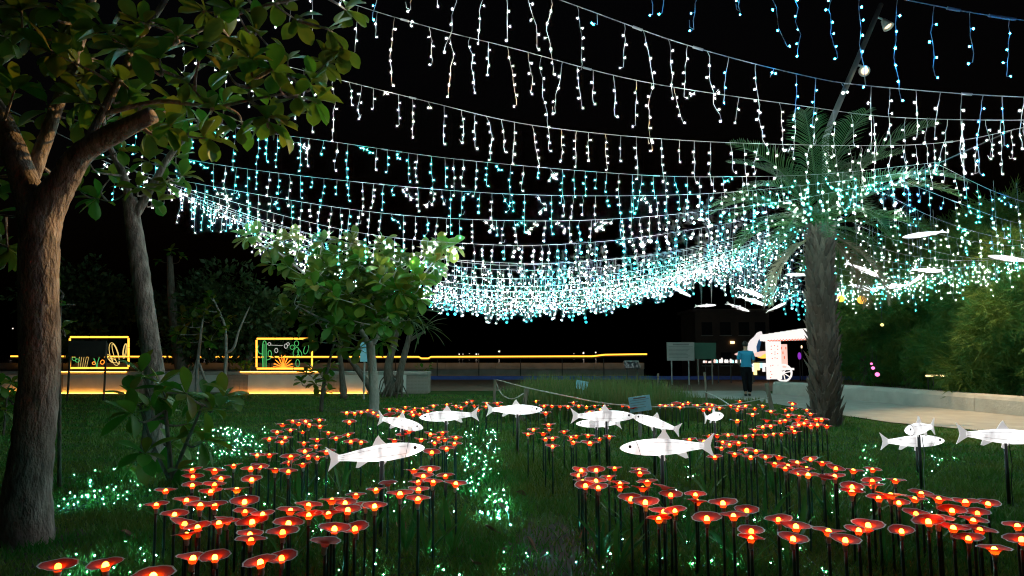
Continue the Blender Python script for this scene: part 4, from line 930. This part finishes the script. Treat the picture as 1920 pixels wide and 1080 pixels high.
Rr = [(.13,.10),(.125,.09),(.14,.10),(.09,.08),(.05,.05),(.075,.085),(.07,.085),.055,.042,.034,.03,.055,.042,.034,.03,.08,.058,.04,.035,.08,.058,.04,.035]
nv = len(V_)
for s in (1, -1):                                    # fingers and thumb
    root = 10 if s == 1 else 14; x, y, z = V_[root]
    for k, ln in enumerate((.065, .075, .07, .055)):
        a = len(V_); V_ += [(x - s*.012, y + .05, z + .025 - .017 * k), (x - s*.03, y + .05 + ln, z + .02 - .019 * k), (x - s*.055, y + .06 + ln, z + .02 - .019 * k)]
        E_ += [(root, a), (a, a+1), (a+1, a+2)]; Rr += [.010, .009, .008]
    a = len(V_); V_ += [(x - s*.035, y + .03, z + .04), (x - s*.06, y + .055, z + .055)]; E_ += [(root, a), (a, a+1)]; Rr += [.011, .009]
skin_mesh('body', V_, E_, Rr, M['skin'], man)
skin_mesh('shirt', [(0,0,.94),(0,0,1.08),(0,.01,1.25),(0,.02,1.40),(0,.02,1.455),(.18,.01,1.375),(.225,0,1.22),(.24,0,1.14),(-.18,.01,1.375),(-.225,0,1.22),(-.24,0,1.14)], [(0,1),(1,2),(2,3),(3,4),(3,5),(5,6),(6,7),(3,8),(8,9),(9,10)],
   [(.175,.125),(.17,.125),(.185,.13),(.125,.10),(.065,.065),.078,.066,.07,.078,.066,.07], M['shirt'], man, 1)
skin_mesh('trousers', [(0,0,.97),(0,0,.88),(.095,0,.80),(.098,.03,.50),(.085,-.005,.11),(-.095,0,.80),(-.072,-.02,.50),(-.062,-.09,.13)], [(0,1),(1,2),(2,3),(3,4),(1,5),(5,6),(6,7)], [(.165,.12),(.165,.12),.105,.082,.07,.105,.082,.07], M['trousers'], man)
MB().ball((0, .04, 1.655), .1, 14, 9, 0, (.92, 1.05, 1.02)).obj('hair', M['hair'], man, True)
for x, y in ((.082, .03), (-.06, -.05)): MB().ball((x, y, .045), .07, 10, 6, 0, (.75, 1.85, .62)).obj('shoe', M['black'], man, True)

# ------------------------------------------------------------------ lantern show behind the man
YC = 31.0
cb = P(1470, 712, YC); ct = empty('lantern_cart', (cb.x, YC, .016), 'glowing white lantern cart with a spoked wheel and scalloped roof', 'lantern cart')
q = lambda x, y, dy=0: P(x, y, YC) - ct.location + Vector((0, dy, 0))
def cbox(name, x0, y0, x1, y1, dy0, dy1, m, par=None):
    a, b_ = q(x0, y1), q(x1, y0); return MB().box((a.x, dy0, max(a.z, .0)), (b_.x, dy1, b_.z)).obj(name, M[m], par or ct)
fpn = cbox('front_panel', 1441, 640, 1464, 711, 0, .12, 'lanternwhite')
cbox('panel_trim', 1439.6, 639, 1440.8, 711.5, -.02, .14, 'lanternwhite')
for (x, y) in [(1446,649),(1452,648),(1458,649),(1446,655),(1458,655),(1447,663),(1453,660),(1453,664),(1458,663),(1448,672),(1453,671),(1457,672),(1445,686),(1449,685),(1459,685),(1445,697),(1447,702),(1445,708)]:
    cbox('fretwork', x - .8, y - .8, x + .8, y + .8, -.012, -.002, 'lanternred')
cbox('side_panel', 1466, 645, 1489, 690, .8, .9, 'lanternpink')
for k in range(7):
    cbox('fretwork', 1469 + 2.8 * k, 650 + (k % 3) * 9, 1470.6 + 2.8 * k, 655 + (k % 3) * 9, .785, .797, 'lanternred')
cbox('cart_bed', 1466, 690, 1490, 694, .05, .9, 'lanternwhite')
rf = MB(); 
for k in range(14):
    x = 1438 + k * 5.6; a = q(x, 639 - k * .2); b_ = q(x + 5.6, 639 - k * .2); t0 = q(x + 2.8, 627.5 - k * .85)
    rf.obox((a + b_) / 2 + Vector((0, .45, (t0.z - a.z) / 2)), ((b_.x - a.x) / 2 * .99, 0, 0), (0, .42, 0), (0, 0, (t0.z - a.z) / 2 + (.02 if k % 2 else 0)))
rf.obj('roof', M['lanternwhite'], ct)
for k in range(14):
    x = 1438 + k * 5.6; MB().tube([q(x, 640 - k * .2, -.0), q(x + 2.8, 638 - k * .25, -.0), q(x + 5.6, 640 - k * .2, -.0)], .02, 5).obj('scallop', M['lanternred'], ct)
wc = q(1467, 699, -.12); wh = MB(); 
wh.tube([wc + Vector((.36 * math.cos(a), 0, .36 * math.sin(a))) for a in np.linspace(0, 2*math.pi, 25)], .045, 6, cap=False); wheel = wh.obj('wheel', M['lanternwhite'], ct)
MB().ball(wc, .07, 8, 6).obj('hub', M['lanternwhite'], wheel)
for k in range(8):
    a = k * math.pi / 4 + .2; MB().tube([wc, wc + Vector((.34 * math.cos(a), 0, .34 * math.sin(a)))], .022, 5).obj('spoke', M['lanternwhite'], wheel)
# wing-shaped lantern
YB = 34; o = P(1412, 672, YB); wb = empty('wing_lantern', (o.x, YB, .016), 'tall white wing-shaped lantern with a blue underside behind the man', 'lantern')
t = lambda x, y, dy=0: P(x, y, YB) - wb.location + Vector((0, dy, 0))
def slab(name, pts, th, m, par): 
    b = MB(); n = len(pts); f = [t(x, y, -th) for x, y in pts]; k = [t(x, y, th) for x, y in pts]
    b.add(f + k, [tuple(range(n)), tuple(range(2*n-1, n-1, -1))] + [(i, n+i, n+(i+1) % n, (i+1) % n) for i in range(n)]); return b.obj(name, M[m], par)
slab('wing', [(1403, 668), (1404, 645), (1409, 637), (1416, 631), (1421, 624), (1426, 621.5), (1428, 628), (1425, 634), (1420, 638), (1416, 650), (1417, 660), (1412, 668)], .16, 'lanternwing', wb)
slab('wing_lining', [(1428.2, 630), (1425.2, 634.6), (1420.4, 638.6), (1416.5, 650), (1417.5, 660), (1422, 660)], .10, 'bluelit', wb)
slab('body_shell', [(1379, 664), (1388, 660), (1402, 668.5), (1416, 660.5), (1436, 658), (1438, 663), (1425, 669), (1385, 667)], .22, 'lanternpink', wb)
slab('gold_breast', [(1423, 669.3), (1428, 664.6), (1434, 662.5), (1441, 664), (1441, 670), (1430, 672)], .28, 'lanternorange', wb)
MB().tube([(0, 0, 0), (0, 0, t(1412, 668).z)], .06, 6).obj('stand', M['blacksteel'], wb)
# low table with small lanterns
YT = 33; o = P(1355, 680, YT); tb = empty('display_table', (o.x, YT, .016), 'dark long display table carrying small glowing lanterns', 'table')
tz = P(1355, 680.5, YT).z; hw = (1393 - 1316) / F * YT / 2
MB().box((-hw, -.3, tz - .06), (hw, .3, tz - .02)).obj('table_top', M['blacksteel'], tb)
for sx in (-.9, -.3, .3, .9): MB().tube([(hw * sx, -.25, 0), (hw * sx, -.25, tz - .06)], .025, 6).obj('leg', M['blacksteel'], tb)
random.seed(110)
for k in range(15):
    x = 1319 + k * 5.0; hh = random.uniform(.12, .2) * (.6 if k < 4 else 1.3 if k in (7, 8) else 1); p = P(x, 680, YT); mm = random.choice(['lanternwhite', 'lanternwhite', 'lanternteal', 'lanternwhite', 'lanternpink'])
    l_ = MB().lathe([(.001, 0), (.045, .005), (.06, hh * .35), (.05, hh * .75), (.025, hh), (.001, hh * 1.02)], 8).obj('table_lantern', M[mm]); l_.location = (p.x, YT - .1 + .12 * (k % 2), tz); tag(l_, 'small pale glowing lantern in the row on the display table', 'lantern', 'small lanterns on the display table')
bn = empty('banner_rail', (P(1428, 700, 32).x, 32, .016), 'low rail hung with yellow and white glowing pennants beside the cart', 'banner')
u_ = lambda x, y, dy=0: P(x, y, 32) - bn.location + Vector((0, dy, 0))
MB().tube([u_(1409, 680), u_(1441, 676)], .02, 5).obj('rail', M['blacksteel'], bn)
for x in (1410, 1440): MB().tube([u_(x, 678), (u_(x, 678).x, 0, 0)], .02, 5).obj('post', M['blacksteel'], bn)
for x, y1, w_, mm in ((1412, 697, 2, 'lanternwhite'), (1416, 703, 2.4, 'lanternyellow'), (1422, 694, 2.2, 'lanternyellow'), (1427, 690, 2.4, 'lanternteal'), (1432, 697, 2.2, 'lanternwhite'), (1437, 688, 2.2, 'lanternwhite')):
    a, b_ = u_(x - w_, y1), u_(x + w_, 680.5); MB().box((a.x, -.03, a.z), (b_.x, .03, b_.z)).obj('pennant', M[mm], bn)
for px, py, m, lab, s in ((1499, 668, 'lanternpurple', 'dim purple lantern figure glimpsed behind the cart', .16), (1503, 651, 'lampwarm', 'bright bare lamp shining under the cart roof', .07)):
    p = P(px, py, 36); e = empty('show_lamp', (p.x, p.y, 0.016), lab, 'lamp'); MB().ball((0, 0, p.z), s, 8, 6, 0, (.6, .6, 1.2)).obj('globe', M[m], e, True); MB().tube([(0, 0, 0), (0, 0, p.z - s)], .03, 6).obj('post', M['blacksteel'], e)
# dim building
YD = 60; o = P(1375, 680, YD); bl = empty('building', (o.x, YD, -.6), 'dim two-storey building behind the lantern show', 'building')
bw = 3.2; 
MB().box((-bw, 0, 0), (bw, 5, 5.6)).obj('wall', M['darkbuild'], bl); MB().box((-bw - .3, -.3, 5.602), (bw + .3, 5.3, 5.85)).obj('roof', M['darkbuild'], bl)
for x in (-2.2, -.6, 1.0, 2.4):
    for z in (1.0, 3.6):
        w_ = MB().box((x - .45, -.04, z), (x + .45, -.003, z + 1.1)).obj('window', M['darkglass'], bl); MB().box((x - .52, -.06, z - .09), (x + .52, -.003, z - .004)).obj('sill', M['coping'], bl)
MB().box((-.22, -.09, 2.86), (.12, -.065, 3.06)).obj('wall_lamp', M['windowlit'], bl)

# little lights seen through the right hand trees
def bauble(px, py, Y, s, m, lab, group=None, hang=1.0):
    p = P(px, py, Y); e = empty('hanging_lantern', (p.x, p.y, p.z), lab, 'lantern', group)
    MB().ball((0, 0, 0), s, 10, 7, 0, (1, 1, .95)).obj('globe', M[m], e, True); MB().tube([(0, 0, s * .9), (0, 0, s * .9 + hang)], .006, 4).obj('cord', M['blacksteel'], e); MB().lathe([(s*.35, s*.86), (s*.3, s*1.02), (.001, s*1.04)], 8).obj('cap', M['blacksteel'], e)
bauble(1616, 562, 19, .12, 'lanternorange', 'round orange lantern glowing among the trees behind the palm', 'orange lanterns in the trees')
bauble(1577, 560, 19.5, .10, 'lanternorange', 'round orange lantern glowing among the trees behind the palm', 'orange lanterns in the trees')
bauble(1654, 609, 19.5, .045, 'lanternyellow', 'tiny pale yellow light among the dark trees', None)
for x, y, s in ((1637, 690, .05), (1645, 702, .065), (1634, 682, .035)): bauble(x, y, 20.8, s, 'pinkdot', 'tiny pink light low between the dark trees', 'pink lights in the trees', .5)
for x, wd_ in ((1741, .07), (1751, .06), (1764, .12)):
    p = P(x, 704.5, 19.6); e = empty('marker_light', (p.x, p.y, 0), 'small yellow bar light low behind the retaining wall', 'lamp', 'yellow bar lights behind the wall'); MB().box((-wd_, -.02, p.z - .02), (wd_, .02, p.z + .02)).obj('lens', M['windowlit'], e); MB().tube([(0, .04, 0), (0, .04, p.z)], .015, 5).obj('stake', M['blacksteel'], e)
# far shore lamps
for x, y, s in [(384, 655, .35), (393, 655, .25), (400, 656, .2), (406, 655, .25), (861, 664, .3), (868, 664, .2), (893, 664, .35), (897, 664, .2), (936, 659, .45), (1094, 662, .45), (1117, 661, .35), (24, 616, .35), (880, 663, .15), (1076, 663, .15)]:
    p = P(x, y, 320); e = empty('shore_lamp', (p.x, p.y, -.6), 'tiny distant light on the far shore across the water', 'lamp', 'lights on the far shore'); MB().octa((0, 0, p.z + .6), s).obj('globe', M['shore'], e); MB().tube([(0, 0, 0), (0, 0, p.z + .5)], .05, 4).obj('post', M['blacksteel'], e)
